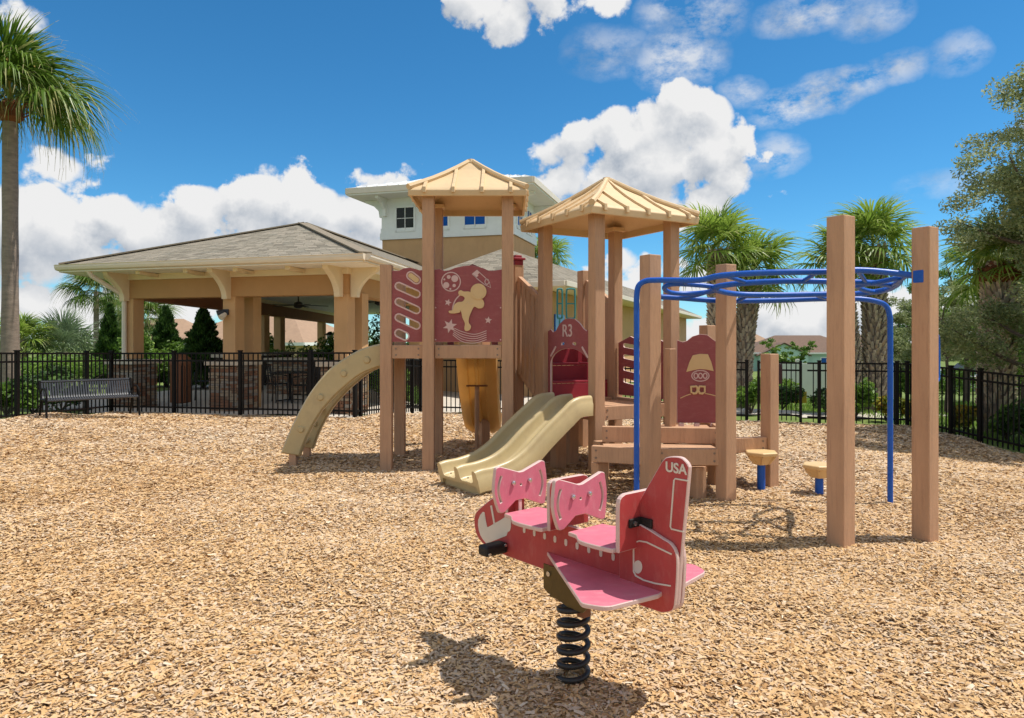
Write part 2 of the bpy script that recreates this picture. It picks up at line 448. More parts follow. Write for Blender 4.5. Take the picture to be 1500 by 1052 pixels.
def text(name, body, M_, size, th, m, parent=None):
    cu = bpy.data.curves.new(name, 'FONT'); cu.body = body; cu.size = size; cu.extrude = th / 2; cu.align_x = 'CENTER'; cu.align_y = 'CENTER'
    cu.offset = .0012
    t = bpy.data.objects.new('tmp', cu); COL.objects.link(t)
    bpy.context.view_layer.update()
    me = bpy.data.meshes.new_from_object(t.evaluated_get(bpy.context.evaluated_depsgraph_get()))
    bpy.data.objects.remove(t); bpy.data.curves.remove(cu)
    me.materials.clear(); me.materials.append(m); me.transform(M_); me.name = name
    return link(name, me, parent)


def stadium(p, q, r, n=8):
    a = math.atan2(q[1] - p[1], q[0] - p[0]); out = []
    for k in range(n + 1): t = a - math.pi / 2 + math.pi * k / n; out.append((q[0] + r * math.cos(t), q[1] + r * math.sin(t)))
    for k in range(n + 1): t = a + math.pi / 2 + math.pi * k / n; out.append((p[0] + r * math.cos(t), p[1] + r * math.sin(t)))
    return out


def circle(c, r, n=20, ry=None):
    return [(c[0] + r * math.cos(2 * math.pi * k / n), c[1] + (ry or r) * math.sin(2 * math.pi * k / n)) for k in range(n)]


def stroke(pts, w):
    """closed outline of a line of width w"""
    P = [Vector(p) for p in pts]; a, b = [], []
    for i in range(len(P)):
        t = (P[min(i + 1, len(P) - 1)] - P[max(i - 1, 0)]).normalized(); n = Vector((-t.y, t.x)) * w / 2
        a.append(tuple(P[i] + n)); b.append(tuple(P[i] - n))
    return a + b[::-1]


def quads(name, V4, tone, m, parent=None, kind=None):
    """numpy: many loose 4-cornered leaves or chips as one mesh with a tone per face"""
    n = len(V4); me = bpy.data.meshes.new(name)
    me.vertices.add(n * 4); me.vertices.foreach_set('co', V4.reshape(-1).astype('f'))
    me.loops.add(n * 4); me.loops.foreach_set('vertex_index', np.arange(n * 4, dtype='i'))
    me.polygons.add(n); me.polygons.foreach_set('loop_start', np.arange(0, n * 4, 4, dtype='i'))
    me.polygons.foreach_set('loop_total', np.full(n, 4, 'i'))
    at = me.attributes.new('tone', 'FLOAT', 'FACE'); at.data.foreach_set('value', np.clip(tone, 0, 1).astype('f'))
    me.update(calc_edges=True)
    o = link(name, me, parent, m)
    if kind: o['kind'] = kind
    return o


def PX(px, py, d):
    return Vector(((px - 750) * d / F, d, EYE - (py - 500) * d / F))


# ------------------------------------------------------------------ ground
GP = np.array([(-8.5, 12.2, .14), (-8.1, 14.4, .0), (-6.6, 13.8, .02), (-2.9, 13, .04), (-1.7, 16, -.18), (4.76, 14.4, -.18), (7.4, 13, -.18), (7.9, 10.8, -.28), (2.5, 5.3, -.08), (3.2, 5.5, -.09),
               (0, 0, 0), (0, 3, 0), (-3, 3, 0.02), (-5, 6, .04), (-9, 6, .12), (-1, 8.2, 0), (0, 9, 0), (.9, 7.6, 0), (1.3, 6.6, 0), (2, 6.5, 0), (3, 7.0, -.04), (3, 3, -.02), (6, 4, -.14), (8.5, 4, -.25), (0, -6, 0), (-8, -4, .05), (8, -4, -.15),
               (-25, 20, -.1), (25, 20, -.6), (0, 30, -.15), (-12, 28, -.1), (14, 30, -.8), (9, 22, -.5), (12, 40, -1.25), (25, 40, -1.3), (10, 60, -1.9), (25, 65, -2.0), (8, 105, -2.6), (30, 110, -2.8), (60, 105, -2.8), (-30, -10, 0), (30, -10, -.3), (0, 60, -.2), (-40, 60, -.15), (45, 60, -2.0)], 'f')


def gz_np(X, Y):
    X, Y = np.asarray(X, 'f'), np.asarray(Y, 'f'); num = np.zeros_like(X); den = np.zeros_like(X)
    for (a, b, z) in GP:
        w = 1.0 / ((X - a) ** 2 + (Y - b) ** 2 + .6) ** 2
        num += w * z; den += w
    for (a, b, z, s) in ((-.62, 6.62, -.05, .35), (.26, 3.04, .035, .16), (.3, 2.75, -.03, .3), (.1, 9.4, -.03, .5), (-2.75, 8.5, -.03, .3), (2.3, 5.0, .02, .3), (-.45, 10.8, -.04, .35)):
        num += 0; bump_ = z * np.exp(-((X - a) ** 2 + (Y - b) ** 2) / (2 * s * s)); num = num + bump_ * den
    b_ = .026 * np.sin(X * 2.1 + 1.3 * np.sin(Y * 1.7)) * np.sin(Y * 2.6 + X * .7) + .006 * np.sin(X * 5.3 + Y * 3.1) * np.sin(Y * 6.1 - X * 2)
    return num / den + b_


def gz(x, y): return float(gz_np(np.array([x]), np.array([y]))[0])


FENCE = [(-9.6, -3.0), (-9.2, 8.0), (-8.13, 14.4), (-2.88, 13.0), (-2.1, 16.3), (4.76, 14.4), (7.57, 13.6), (7.8, 10.8), (8.35, 4.0), (8.8, -3.0)]


def inside(X, Y, poly):
    r_ = np.zeros(X.shape, bool); n = len(poly); j = n - 1
    for i in range(n):
        xi, yi = poly[i]; xj, yj = poly[j]
        c = ((yi > Y) != (yj > Y)) & (X < (xj - xi) * (Y - yi) / ((yj - yi) if yj != yi else 1e-9) + xi)
        r_ ^= c; j = i
    return r_


def sheet(name, xs, ys, off, m, keep=None):
    X, Y = np.meshgrid(xs, ys); Z = gz_np(X, Y) + off
    nx, ny = len(xs), len(ys)
    co = np.stack([X, Y, Z], -1).reshape(-1, 3)
    idx = np.arange(nx * ny).reshape(ny, nx)
    q = np.stack([idx[:-1, :-1], idx[:-1, 1:], idx[1:, 1:], idx[1:, :-1]], -1).reshape(-1, 4)
    if keep is not None:
        k = keep(co[q].mean(1)[:, 0], co[q].mean(1)[:, 1]); q = q[k]
    me = bpy.data.meshes.new(name)
    me.from_pydata(co.tolist(), [], q.tolist()); me.update()
    me.polygons.foreach_set('use_smooth', [True] * len(me.polygons))
    o = link(name, me, None, m, recentre=False); o['kind'] = 'structure'
    return o


def mulch_material():
    m = bpy.data.materials.new('wood_mulch'); m.use_nodes = True
    nt = m.node_tree; N, L = nt.nodes.new, nt.links.new; b = nt.nodes['Principled BSDF']
    b.inputs['Roughness'].default_value = .9; b.inputs['Specular IOR Level'].default_value = .2
    tc = N('ShaderNodeTexCoord')
    v = N('ShaderNodeTexVoronoi'); v.inputs['Scale'].default_value = 34; v.inputs['Randomness'].default_value = 1
    wn = N('ShaderNodeTexNoise'); wn.inputs['Scale'].default_value = 14; wn.inputs['Detail'].default_value = 3
    L(tc.outputs['Object'], wn.inputs['Vector'])
    ad = N('ShaderNodeVectorMath'); ad.operation = 'MULTIPLY_ADD'; ad.inputs[1].default_value = (.12, .12, .12)
    L(wn.outputs['Color'], ad.inputs[0]); L(tc.outputs['Object'], ad.inputs[2]); L(ad.outputs[0], v.inputs['Vector'])
    sp = N('ShaderNodeSeparateColor'); L(v.outputs['Color'], sp.inputs[0])
    cr = N('ShaderNodeValToRGB'); e = cr.color_ramp.elements
    cols = [srgb(140, 104, 66), srgb(182, 142, 96), srgb(204, 166, 122), srgb(192, 164, 136), srgb(212, 182, 146)]
    while len(e) < 5: e.new(.5)
    for i, c in enumerate(cols): e[i].position = i / 4; e[i].color = (*c, 1)
    L(sp.outputs[0], cr.inputs[0])
    big = N('ShaderNodeTexNoise'); big.inputs['Scale'].default_value = .5; big.inputs['Detail'].default_value = 4
    L(tc.outputs['Object'], big.inputs['Vector'])
    mr = N('ShaderNodeMapRange'); mr.inputs['From Min'].default_value = .3; mr.inputs['From Max'].default_value = .7
    mr.inputs['To Min'].default_value = .86; mr.inputs['To Max'].default_value = 1.12; L(big.outputs[0], mr.inputs['Value'])
    sc_ = N('ShaderNodeVectorMath'); sc_.operation = 'SCALE'; L(cr.outputs[0], sc_.inputs[0]); L(mr.outputs[0], sc_.inputs['Scale'])
    L(sc_.outputs[0], b.inputs['Base Color'])
    bm_ = N('ShaderNodeBump'); bm_.inputs['Strength'].default_value = .8; bm_.inputs['Distance'].default_value = .012
    L(v.outputs['Distance'], bm_.inputs['Height']); L(bm_.outputs[0], b.inputs['Normal'])
    return m


MT['mulch'] = mulch_material()
xs = np.concatenate([np.linspace(-400, -60, 6), np.linspace(-50, -14, 10), np.linspace(-12, 12, 49), np.linspace(14, 50, 10), np.linspace(60, 400, 6)])
ys = np.concatenate([np.linspace(-200, -20, 5), np.linspace(-15, 30, 61), np.linspace(34, 80, 12), np.linspace(100, 900, 8)])
sheet('lawn', xs, ys, -.05, MT['lawn'])
sheet('mulch_bed', np.linspace(-10.5, 9.5, 161), np.linspace(-3, 17, 161), 0, MT['mulch'], lambda x, y: inside(x, y, FENCE))


def chips():
    n = 640000
    # chip density follows distance from the path the viewer walks: dense in front, thinner far away
    d = 1.7 + rng.random(n * 4) * 14.6
    w = np.where(d < 4.5, 14500, 14500 * (4.5 / d) ** 1.5) * (d * 1.62 + 1.2)
    k = rng.random(n * 4) < w / w.max()
    d = d[k][:n]
    x = (rng.random(len(d)) - .5) * (d * 1.62 + 1.2)
    # a thinner margin to both sides and under the viewer
    m = 95000; d2 = .2 + 15.8 * rng.random(m) ** 1.5; s2 = np.where(rng.random(m) < .5, -1, 1)
    x2 = np.where(d2 < 1.7, (rng.random(m) - .5) * 7, s2 * ((d2 * 1.62 + 1.2) / 2 + 2.2 * rng.random(m)))
    x, d = np.concatenate([x, x2]), np.concatenate([d, d2]); side = np.concatenate([np.zeros(len(x) - m, bool), np.ones(m, bool)])
    k = inside(x, d, FENCE); x, d, side = x[k], d[k], side[k]; n = len(d)
    z = gz_np(x, d) + rng.random(n) * .011 + .001
    ln = (.0065 + .0165 * rng.random(n) ** 1.7) * np.where(side, 1.25, 1) * np.where(d > 5, 1 + (d - 5) * .11, 1)
    wd = ln * (.17 + .22 * rng.random(n)); wd = np.maximum(wd, .003)
    ang = rng.random(n) * 2 * np.pi; tilt = rng.normal(0, .19, n); roll = rng.normal(0, .34, n)
    ax = np.stack([np.cos(ang) * np.cos(tilt), np.sin(ang) * np.cos(tilt), np.sin(tilt)], -1)
    ay = np.stack([-np.sin(ang), np.cos(ang), np.zeros(n)], -1); up = np.cross(ax, ay)
    ay = ay * np.cos(roll)[:, None] + up * np.sin(roll)[:, None]; up = np.cross(ax, ay)
    c = np.stack([x, d, z], -1)
    a, b = ax * ln[:, None], ay * wd[:, None]
    j = lambda s: (1 + s * rng.normal(0, 1, n))[:, None]
    bow = up * (ln * rng.normal(.10, .10, n))[:, None]
    # two quads per chip, bowed along the length, ragged ends
    p0, p1 = c - a * j(.12) - b * j(.3), c - a * j(.12) + b * j(.3)
    m0, m1 = c - b * 1.1 + bow, c + b * 1.1 + bow
    q0, q1 = c + a * j(.12) - b * j(.3), c + a * j(.12) + b * j(.3)
    nr = (d < 6.0) & ~side
    V4 = np.concatenate([np.stack([p0, m0, m1, p1], 1)[nr], np.stack([m0, q0, q1, m1], 1)[nr], np.stack([p0, q0, q1, p1], 1)[~nr]], 0)
    patch = .5 + .5 * np.sin(x * .9 + 1.7 * np.sin(d * .55)) * np.sin(d * .8 + 1.3 * np.sin(x * .6))
    fine = np.sin(x * 3.1 + 2 * np.sin(d * 2.3)) * np.sin(d * 2.7 + 1.6 * np.sin(x * 2.2))
    t = np.clip(rng.normal(.48, .22, n) + .26 * (patch - .5) + .06 * fine + .024 * (d - 4), 0, 1)
    quads('wood_chips', V4, np.concatenate([t[nr], t[nr], t[~nr]]), MT['chip'], kind='stuff')


MT['chip'] = mat('wood_chip', (0, 0, 0), .85, .12, 60, tone=[srgb(146, 112, 76), srgb(178, 138, 92), srgb(198, 158, 108), srgb(206, 170, 122), srgb(208, 176, 136), srgb(204, 176, 144), srgb(196, 174, 150), srgb(222, 202, 174)], spec=.2)
chips()

# ------------------------------------------------------------------ paving outside the fence
def flat(name, poly, off, m):
    xs_ = [p[0] for p in poly]; ys_ = [p[1] for p in poly]
    nx = max(2, int((max(xs_) - min(xs_)) / .6)); ny = max(2, int((max(ys_) - min(ys_)) / .6))
    return sheet(name, np.linspace(min(xs_), max(xs_), nx), np.linspace(min(ys_), max(ys_), ny), off, m, lambda x, y: inside(x, y, poly))


flat('pavilion_paving', [(-10.6, 15.2), (-8.2, 14.7), (-2.9, 13.3), (-2.2, 16.6), (0.5, 16.2), (6, 34), (-12, 40)], -.03, MT['concrete'])
flat('path', [(2.5, 16.4), (8.0, 15.3), (16, 17.5), (30, 21), (30, 22.4), (16, 19.1), (8.0, 16.8), (2.6, 18.0)], -.03, MT['concrete'])
flat('road', [(9, 44), (60, 38), (60, 46), (9, 52)], -.02, MT['asphalt'])


# ------------------------------------------------------------------ fences
def unit_box(w, d, h):
    return MB().box((0, 0, h / 2), (w, d, h)).mesh('bar')


PICK = unit_box(.018, .018, 1.17); PICK.materials.append(MT['fence'])


def fence(pts, label, posts, gapless=True, skip=(), group='black picket fence runs round the playground'):
    a0 = pts[0]; t = thing('picket_fence', label, 'fence', (a0[0], a0[1], gz(*a0)), group)
    for i in range(len(pts) - 1):
        a, b = Vector((*pts[i], 0)), Vector((*pts[i + 1], 0)); L_ = (b - a).length; u = (b - a) / L_
        rot = math.atan2(u.y, u.x)
        za, zb = gz(a.x, a.y), gz(b.x, b.y)
        ln = lambda s: za + (zb - za) * s / L_
        for h, wd, hh in ((1.185, .03, .032), (1.04, .03, .032), (.12, .03, .032)):
            MB().bar((a.x, a.y, za + h), (b.x, b.y, zb + h), wd, hh).obj('rail', MT['fence'], t)
        n = int(L_ / .105)
        for k in range(1, n):
            s = L_ * k / n; p = a + u * s
            link('picket', PICK, t, mw=Matrix.Translation((p.x, p.y, ln(s) + .02)) @ Matrix.Rotation(rot, 4, 'Z'))
        for s in posts[i]:
            p = a + u * s; m_ = MB().box((p.x, p.y, ln(s) + .56), (.062, .062, 1.32), rot).box((p.x, p.y, ln(s) + 1.232), (.076, .076, .024), rot)
            m_.obj('post', MT['fence'], t, bevel=.004)
    return t


def post_at(pts, i, pxs):
    """distances along run i where posts stand, from the bearing of each post"""
    a, b = Vector(pts[i]), Vector(pts[i + 1]); L_ = (b - a).length; u = (b - a) / L_; out = []
    for px in pxs:
        k = (px - 750) / F; s = (k * a.y - a.x) / (u.x - k * u.y); out.append(min(max(s, 0), L_))
    return out


f1 = [FENCE[1], FENCE[2]]
fence([(-9.6, -2.9), FENCE[1]], 'black picket fence at the left edge, running back toward the bench', [[0, 2.7, 5.4, 8.1]])
fence(f1, 'black picket fence behind the bench, beside the tall palm', [post_at(f1, 0, [-150, 25, 127]) + [0]])
f2 = [FENCE[2], FENCE[3]]
fence(f2, 'black picket fence in front of the stone pavilion piers', [post_at(f2, 0, [163, 255, 352, 455, 520])])
f3 = [FENCE[3], FENCE[4]]
fence(f3, 'black picket fence receding behind the arched climber', [post_at(f3, 0, [528, 570, 604]) ])
f4 = [FENCE[4], FENCE[5]]
fence(f4, 'black picket fence behind the yellow rear slide and tan wall', [[0, 1.8, 3.6, 5.4, (Vector(f4[1]) - Vector(f4[0])).length]])
GA, GB = (4.98, 14.34), (5.74, 14.12)
f5 = [(5.86, 14.09), FENCE[6]]
fence(f5, 'black picket fence in front of the two thin palm trunks', [post_at(f5, 0, [1200, 1314, 1330])])
f6 = [FENCE[6], FENCE[7], FENCE[8], FENCE[9]]
fence(f6, 'black picket fence along the right side, in the shade of trees', [post_at(f6, 0, [1352, 1393]) + [1.9], [.9, 2.7, 4.6, 6.4], [1, 3, 5]])
# gate
g = thing('fence_gate', 'black picket gate with a dark square lock plate, between double posts', 'gate', (*GA, gz(*GA)))
gu = (Vector(GB) - Vector(GA)).normalized(); gr = math.atan2(gu.y, gu.x); gl_ = (Vector(GB) - Vector(GA)).length
for h in (1.185, 1.04, .14): MB().bar((*GA, gz(*GA) + h), (*GB, gz(*GB) + h), .03, .032).obj('rail', MT['fence'], g)
for k in range(1, 9):
    p = Vector(GA) + gu * gl_ * k / 9
    link('picket', PICK, g, mw=Matrix.Translation((p.x, p.y, gz(p.x, p.y) + .04)) @ Matrix.Rotation(gr, 4, 'Z'))
for p in (GA, GB): MB().box((*p, gz(*p) + .6), (.05, .05, 1.26), gr).obj('post', MT['fence'], g, bevel=.003)
p = Vector(GA) + gu * .34
MB().box((p.x, p.y - .03, gz(p.x, p.y) + .97), (.2, .02, .4), gr).obj('lock_plate', mat('dark_maroon_plate', srgb(52, 26, 30), .5, .1, 8), g, bevel=.004)


# ------------------------------------------------------------------ bench
def bench():
    A, B = Vector((-8.0, 12.15, 0)), Vector((-7.0, 13.15, 0)); u = (B - A).normalized(); L_ = 1.42
    mid = (A + B) / 2; z0 = gz(mid.x, mid.y); nrm = Vector((u.y, -u.x, 0))
    t = thing('bench', 'dark grey slatted metal bench standing on wood chips before the fence', 'bench', (mid.x, mid.y, z0))
    n = 36; BH = .84
    prof = [(a, b * BH) for a, b in [(-.02, .80), (-.035, .79), (-.03, .77), (.0, .66), (.04, .52), (.065, .455), (.10, .43), (.2, .425), (.40, .445), (.47, .44), (.485, .42)]]
    pc = catmull([(a, 0, b) for a, b in prof], 2)
    sl_ = MB()
    pts0 = [nrm * (p.x - .25) + Vector((0, 0, p.z)) for p in pc]
    # one bent strap, repeated along the bench
    for p0, p1 in zip(pts0[:-1], pts0[1:]):
        d_ = (p1 - p0).normalized(); sl_.bar(p0, p1, .024, .006, up=nrm.cross(u) if abs(d_.z) < .5 else nrm)
    me = sl_.mesh('slat'); me.materials.append(MT['bench'])
    for k in range(n):
        q = mid + u * ((k + .5) / n - .5) * L_; link('slat', me, t, mw=Matrix.Translation((q.x, q.y, z0)))
    for sgn in (-1, 1):
        q = mid + u * sgn * (L_ / 2 + .015); q.z = z0
        w = lambda a, h: tuple(q + nrm * (a - .25) + Vector((0, 0, h * BH)))
        lg = MB()
        lg.tube(catmull([w(-.02, .80), w(.02, .62), w(.07, .44), w(.05, .25), w(-.04, .0)], 5), .019, 8)
        lg.tube(catmull([w(.07, .44), w(.2, .415), w(.38, .425), w(.45, .38), w(.46, .2), w(.50, .0)], 5), .019, 8)
        lg.obj('leg', MT['fence'], t, sm=True)
        MB().tube(catmull([w(.05, .56), w(.2, .64), w(.36, .64), w(.46, .56), w(.46, .43)], 5), .016, 8).obj('armrest', MT['fence'], t, sm=True)
    for a, h in ((-.03, .785), (.07, .43), (.47, .425)):
        p0 = mid - u * L_ / 2 + nrm * (a - .25); p1 = mid + u * L_ / 2 + nrm * (a - .25)
        MB().tube([(p0.x, p0.y, z0 + h * BH - .012), (p1.x, p1.y, z0 + h * BH - .012)], .016, 8).obj('rail', MT['bench'], t, sm=True)


bench()


# ------------------------------------------------------------------ pavilion
U = Vector((.961, -.276, 0)); Vd = Vector((.276, .961, 0))
C1 = Vector((-8.54, 16.0, 0)); SP = 2.66
DL, DR = Vector((-.05, 1, 0)).normalized(), Vector((.165, 1, 0)).normalized()


def shingles(name, a, b, c, d, parent, n_course, tab=.24, lift=.006):
    """courses of tabs on the slope a-b (eave) to d-c (ridge), each tab a thin wedge standing proud of the one above"""
    a, b, c, d = map(Vector, (a, b, c, d)); V4, T = [], []
    nrm = (b - a).cross(d - a).normalized()
    if nrm.z < 0: nrm = -nrm
    for i in range(n_course):
        s0, s1 = i / n_course, min(1, (i + 1.12) / n_course)
        l0, r0, l1, r1 = a.lerp(d, s0), b.lerp(c, s0), a.lerp(d, s1), b.lerp(c, s1)
        L_ = (r0 - l0).length; k = max(1, int(L_ / tab)); off = random.random() * .6
        for j in range(-1, k + 1):
            e0, e1 = min(1, max(0, (j + off) / k)), min(1, max(0, (j + off + .96) / k))
            if e1 - e0 < 1e-3: continue
            up = nrm * (lift * random.uniform(.7, 1.5))
            p0, p1 = l0.lerp(r0, e0), l0.lerp(r0, e1); q0, q1 = l1.lerp(r1, e0), l1.lerp(r1, e1)
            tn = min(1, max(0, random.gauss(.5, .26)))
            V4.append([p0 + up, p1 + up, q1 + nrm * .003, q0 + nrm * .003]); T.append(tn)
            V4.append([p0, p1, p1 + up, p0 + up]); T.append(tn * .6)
    return quads(name, np.array(V4, 'f'), np.array(T), MT['shingle'], parent, 'stuff')


def stone_face(parent, p, ax, w, z0, z1, nrm):
    """ledge stones on one face of a pier, each a block of its own"""
    z = z0; row = 0
    while z < z1 - .02:
        h = random.choice((.045, .06, .075)); h = min(h, z1 - z); x = 0
        while x < w - .02:
            L_ = min(random.uniform(.14, .34), w - x)
            if w - x - L_ < .06: L_ = w - x
            c = p + ax * (x + L_ / 2) + Vector((0, 0, z + h / 2)); k = random.randrange(4); dpt = random.uniform(.05, .085)
            S = Matrix.Diagonal((L_ - .008, dpt, h - .008, 1)); Rz = Matrix.Rotation(math.atan2(ax.y, ax.x), 4, 'Z')
            link('stone', STONE_ME[k], parent, mw=Matrix.Translation(c) @ Rz @ S)
            x += L_
        z += h; row += 1


STONE_ME = []
for k in range(4):
    bm = bmesh.new(); bmesh.ops.create_cube(bm, size=1)
    bmesh.ops.bevel(bm, geom=bm.edges[:], offset=.07, segments=1, affect='EDGES')
    for v in bm.verts: v.co += Vector((random.uniform(-.03, .03), random.uniform(-.07, .07), random.uniform(-.04, .04)))
    me = bpy.data.meshes.new('stone'); bm.to_mesh(me); bm.free(); me.materials.append(STONES[k]); STONE_ME.append(me)


def column(parent, c, stones=True, tall=2.40, pier=.74, shaft=.31, h=1.03):
    z0 = gz(c.x, c.y) - .05; r_ = math.atan2(U.y, U.x)
    MB().box((c.x, c.y, (h + tall) / 2 + .02), (shaft, shaft, tall - h), r_).obj('column', MT['stucco'], parent, bevel=.008)
    pr = MB().box((c.x, c.y, (z0 + h - .1) / 2), (pier - .1, pier - .1, h - .1 - z0), r_).obj('stone_pier', MT['mortar'], parent)
    if stones:
        hw = pier / 2 - .03
        for ax, nr in ((U, -Vd), (Vd, U)):
            stone_face(pr, c - ax * hw + nr * (hw - .01) , ax, hw * 2, z0, h - .11, nr)
    o = MB().box((c.x, c.y, h - .05), (pier + .1, pier + .1, .1), r_).obj('cap_stone', MT['cap'], pr, bevel=.01)


def bracket(parent, base, out, z0=2.34, z1=2.93, reach=.46):
    """curved white eave bracket standing off a column"""
    n = 10; poly = []
    for k in range(n + 1):
        t = k / n; poly.append((.0 + reach * (t ** 2.2), z0 + (z1 - z0) * (t ** .62)))
    low = []
    for k in range(n + 1):
        t = k / n; low.append((.14 + (reach - .02) * (t ** 1.8), z0 - .0 + (z1 - .06 - z0) * (t ** .85)))
    pl = [(0, z0)] + [(.0, z1)] + [(reach + .14, z1)] + low[::-1]
    plate('eave_bracket', pl, frame(base, out, (0, 0, 1)), .13, MT['trim'], parent, bevel=.006)


def pavilion():
    t = thing('pavilion', 'tan open-sided pavilion with stone piers, shingle roof and white windowed tower', 'pavilion', (-5.5, 17, gz(-5.5, 17)))
    cols = [C1 + U * SP * k for k in range(3)]; C3 = cols[2]
    for k, c in enumerate(cols):
        column(t, c)
        if k == 0: continue
        back = c + Vd * .62
        MB().box((back.x, back.y, 1.2), (.29, .29, 2.5), math.atan2(U.y, U.x)).obj('column', MT['stucco'], t, bevel=.008)
    for k, s in enumerate((6.4, 9.8, 11.9, 19.5)):
        column(t, C1 + DL * s, stones=False)
    for k, s in enumerate((5.0, 10.0)):
        column(t, C3 + DR * s, stones=False)
    # beams and friezes
    zb0, zb1 = 2.39, 2.80
    e0, e1 = cols[0] - U * .16, C3 + U * .16
    MB().bar((e0.x, e0.y, (zb0 + zb1) / 2), (e1.x, e1.y, (zb0 + zb1) / 2), .34, zb1 - zb0).obj('beam', MT['stucco_dark'], t, bevel=.006)
    e0, e1 = cols[0] - U * .2, C3 + U * .2
    MB().bar((e0.x, e0.y, 2.87), (e1.x, e1.y, 2.87), .42, .139).obj('frieze', MT['trim'], t, bevel=.006)
    for c, dr, L_, nm in ((cols[0], DL, 24, 0), (C3, DR, 22, 1)):
        a, b = c + dr * .19, c + dr * L_
        MB().bar((a.x, a.y, (zb0 + zb1) / 2 + .001), (b.x, b.y, (zb0 + zb1) / 2 + .001), .34, zb1 - zb0).obj('beam', MT['stucco_dark'] if nm else MT['brownbeam'], t, bevel=.006)
        a = c + dr * .24
        MB().bar((a.x, a.y, 2.871), (b.x, b.y, 2.871), .42, .139).obj('frieze', MT['trim'], t, bevel=.006)
    # rafter tails under the soffit
    for k in range(6):
        if k in (0, 5): continue
        p = e0.lerp(e1, k / 5 + .03 * (k - 2.5) / 2.5)
        MB().bar((p.x + Vd.x * -.22, p.y + Vd.y * -.22, 2.875), (p.x - Vd.x * .75, p.y - Vd.y * .75, 2.895), .11, .07).obj('rafter_tail', MT['trim'], t)
    # eave ring
    LF = C1 - U - Vd; RF = C3 + U - Vd; LB = LF + DL * 25; RB = RF + DR * 24
    zt, zs = 3.07, 2.925
    for a, b in ((LF, RF), (RF, RB), (LF, LB)):
        d_ = (b - a).normalized(); n_ = Vector((d_.y, -d_.x, 0))
        if n_.dot(Vector((-5, 24, 0)) - a) > 0: n_ = -n_
        a2, b2 = a - n_ * .03, b - n_ * .03
        MB().bar((a2.x, a2.y, (zt + zs) / 2), (b2.x, b2.y, (zt + zs) / 2), .05, zt - zs).obj('fascia', MT['trim'], t)
        gt = [Vector((0, zs + .05)), Vector((.03, zs + .03)), Vector((.08, zs + .05)), Vector((.1, zs + .1)), Vector((.1, zt - .005)), Vector((.115, zt + .01)), Vector((.0, zt + .01))]
        rows = [[(q.x + n_.x * g_.x, q.y + n_.y * g_.x, g_.y) for g_ in gt] for q in (a - d_ * .0, b)]
        MB().grid(rows, closed=True).add(rows[0], [tuple(range(7))]).add(rows[1], [tuple(range(7))]).obj('gutter', MT['gutter'], t, bevel=.004)
    MB().prism([LF, RF, RB, LB], zs + .004, zs + .03).obj('soffit', MT['ceil'], t)
    P = Vector((-5.26, 17.85, 4.39)); Q = P + Vector((.172, 1, 0)) * 9.5; Q.z = 4.42
    z3 = lambda p: Vector((p.x, p.y, zt + .012))
    rf = MB().add([z3(LF), z3(RF), z3(RB), z3(LB), P, Q], [(0, 1, 4), (1, 2, 5, 4), (2, 3, 5), (3, 0, 4, 5)]).obj('roof', MT['shingle'], t)
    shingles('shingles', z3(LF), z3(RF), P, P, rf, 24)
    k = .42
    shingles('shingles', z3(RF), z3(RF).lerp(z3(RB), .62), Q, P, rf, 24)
    for a, b in ((z3(RF), P), (z3(LF), P), (P, Q)):
        MB().bar(a + Vector((0, 0, .022)), b + Vector((0, 0, .022)), .24, .03).obj('ridge_cap', MT['ridge'], rf)
    for c in cols: bracket(t, c - Vd * .17 + U * (0.0), -Vd)
    bracket(t, C3 + U * .17, U); bracket(t, C1 - U * .17, -U)
    # downspout at the left corner
    dp = C1 - U * .03 - Vd * .22
    MB().tube([tuple(LF + U * .75 + Vd * .05 + Vector((0, 0, 2.95))), tuple(LF + U * .78 + Vd * .1 + Vector((0, 0, 2.84))), (dp.x, dp.y, 2.45), (dp.x, dp.y, 2.3), (dp.x, dp.y, 0)], .052, 8).obj('downspout', MT['gutter'], t, sm=True)
    # flood light on the middle column
    q = cols[1] - Vd * .16 - U * .06
    fl = MB().box((q.x, q.y - .03, 2.06), (.12, .06, .12)).obj('flood_light', MT['bench'], t, bevel=.006)
    MB().tube([(q.x - .02, q.y - .1, 2.06), (q.x - .13, q.y - .16, 2.02)], [.05, .075], 10).obj('lamp_head', MT['bench'], fl, sm=True)
    MB().tube([(q.x + .02, q.y - .1, 2.02), (q.x - .04, q.y - .2, 1.93)], [.045, .07], 10).obj('lamp_head', MT['gutter'], fl, sm=True)

    # ---- tower on the roof
    K = Vector((.05, 26, 0)); TL, TR = 5.27, 3.2
    A0, A1, A2, A3 = K - U * TL, K, K + Vd * TR, K - U * TL + Vd * TR
    def wall(poly, z0, z1, m, nm): return MB().prism([(p.x, p.y) for p in poly], z0, z1).obj(nm, m, t)
    wall([A0, A1, A2, A3], 2.9, 5.35, MT['stucco'], 'tower_wall')
    g_ = .03; ex = lambda e: [A0 - U * e - Vd * e, A1 + U * e - Vd * e, A2 + U * e + Vd * e, A3 - U * e + Vd * e]
    wall(ex(.02), 5.352, 7.0, MT['white'], 'tower_siding')
    wall(ex(.07), 5.352, 5.60, MT['white'], 'trim_band')
    wall(ex(.045), 5.602, 5.78, MT['white'], 'trim_band')
    EV = ex(1.0); wall(EV, 6.93, 7.0, MT['white'], 'tower_soffit')
    ez0, ez1 = 6.98, 7.2
    for i in range(4):
        a, b = EV[i], EV[(i + 1) % 4]; MB().bar((a.x, a.y, (ez0 + ez1) / 2), (b.x, b.y, (ez0 + ez1) / 2), .1, ez1 - ez0).obj('tower_fascia', MT['gutter'], t, bevel=.01)
    hm = TR / 2 + 1.0; R0, R1 = EV[0] + (U + Vd) * hm, EV[1] + (-U + Vd) * hm
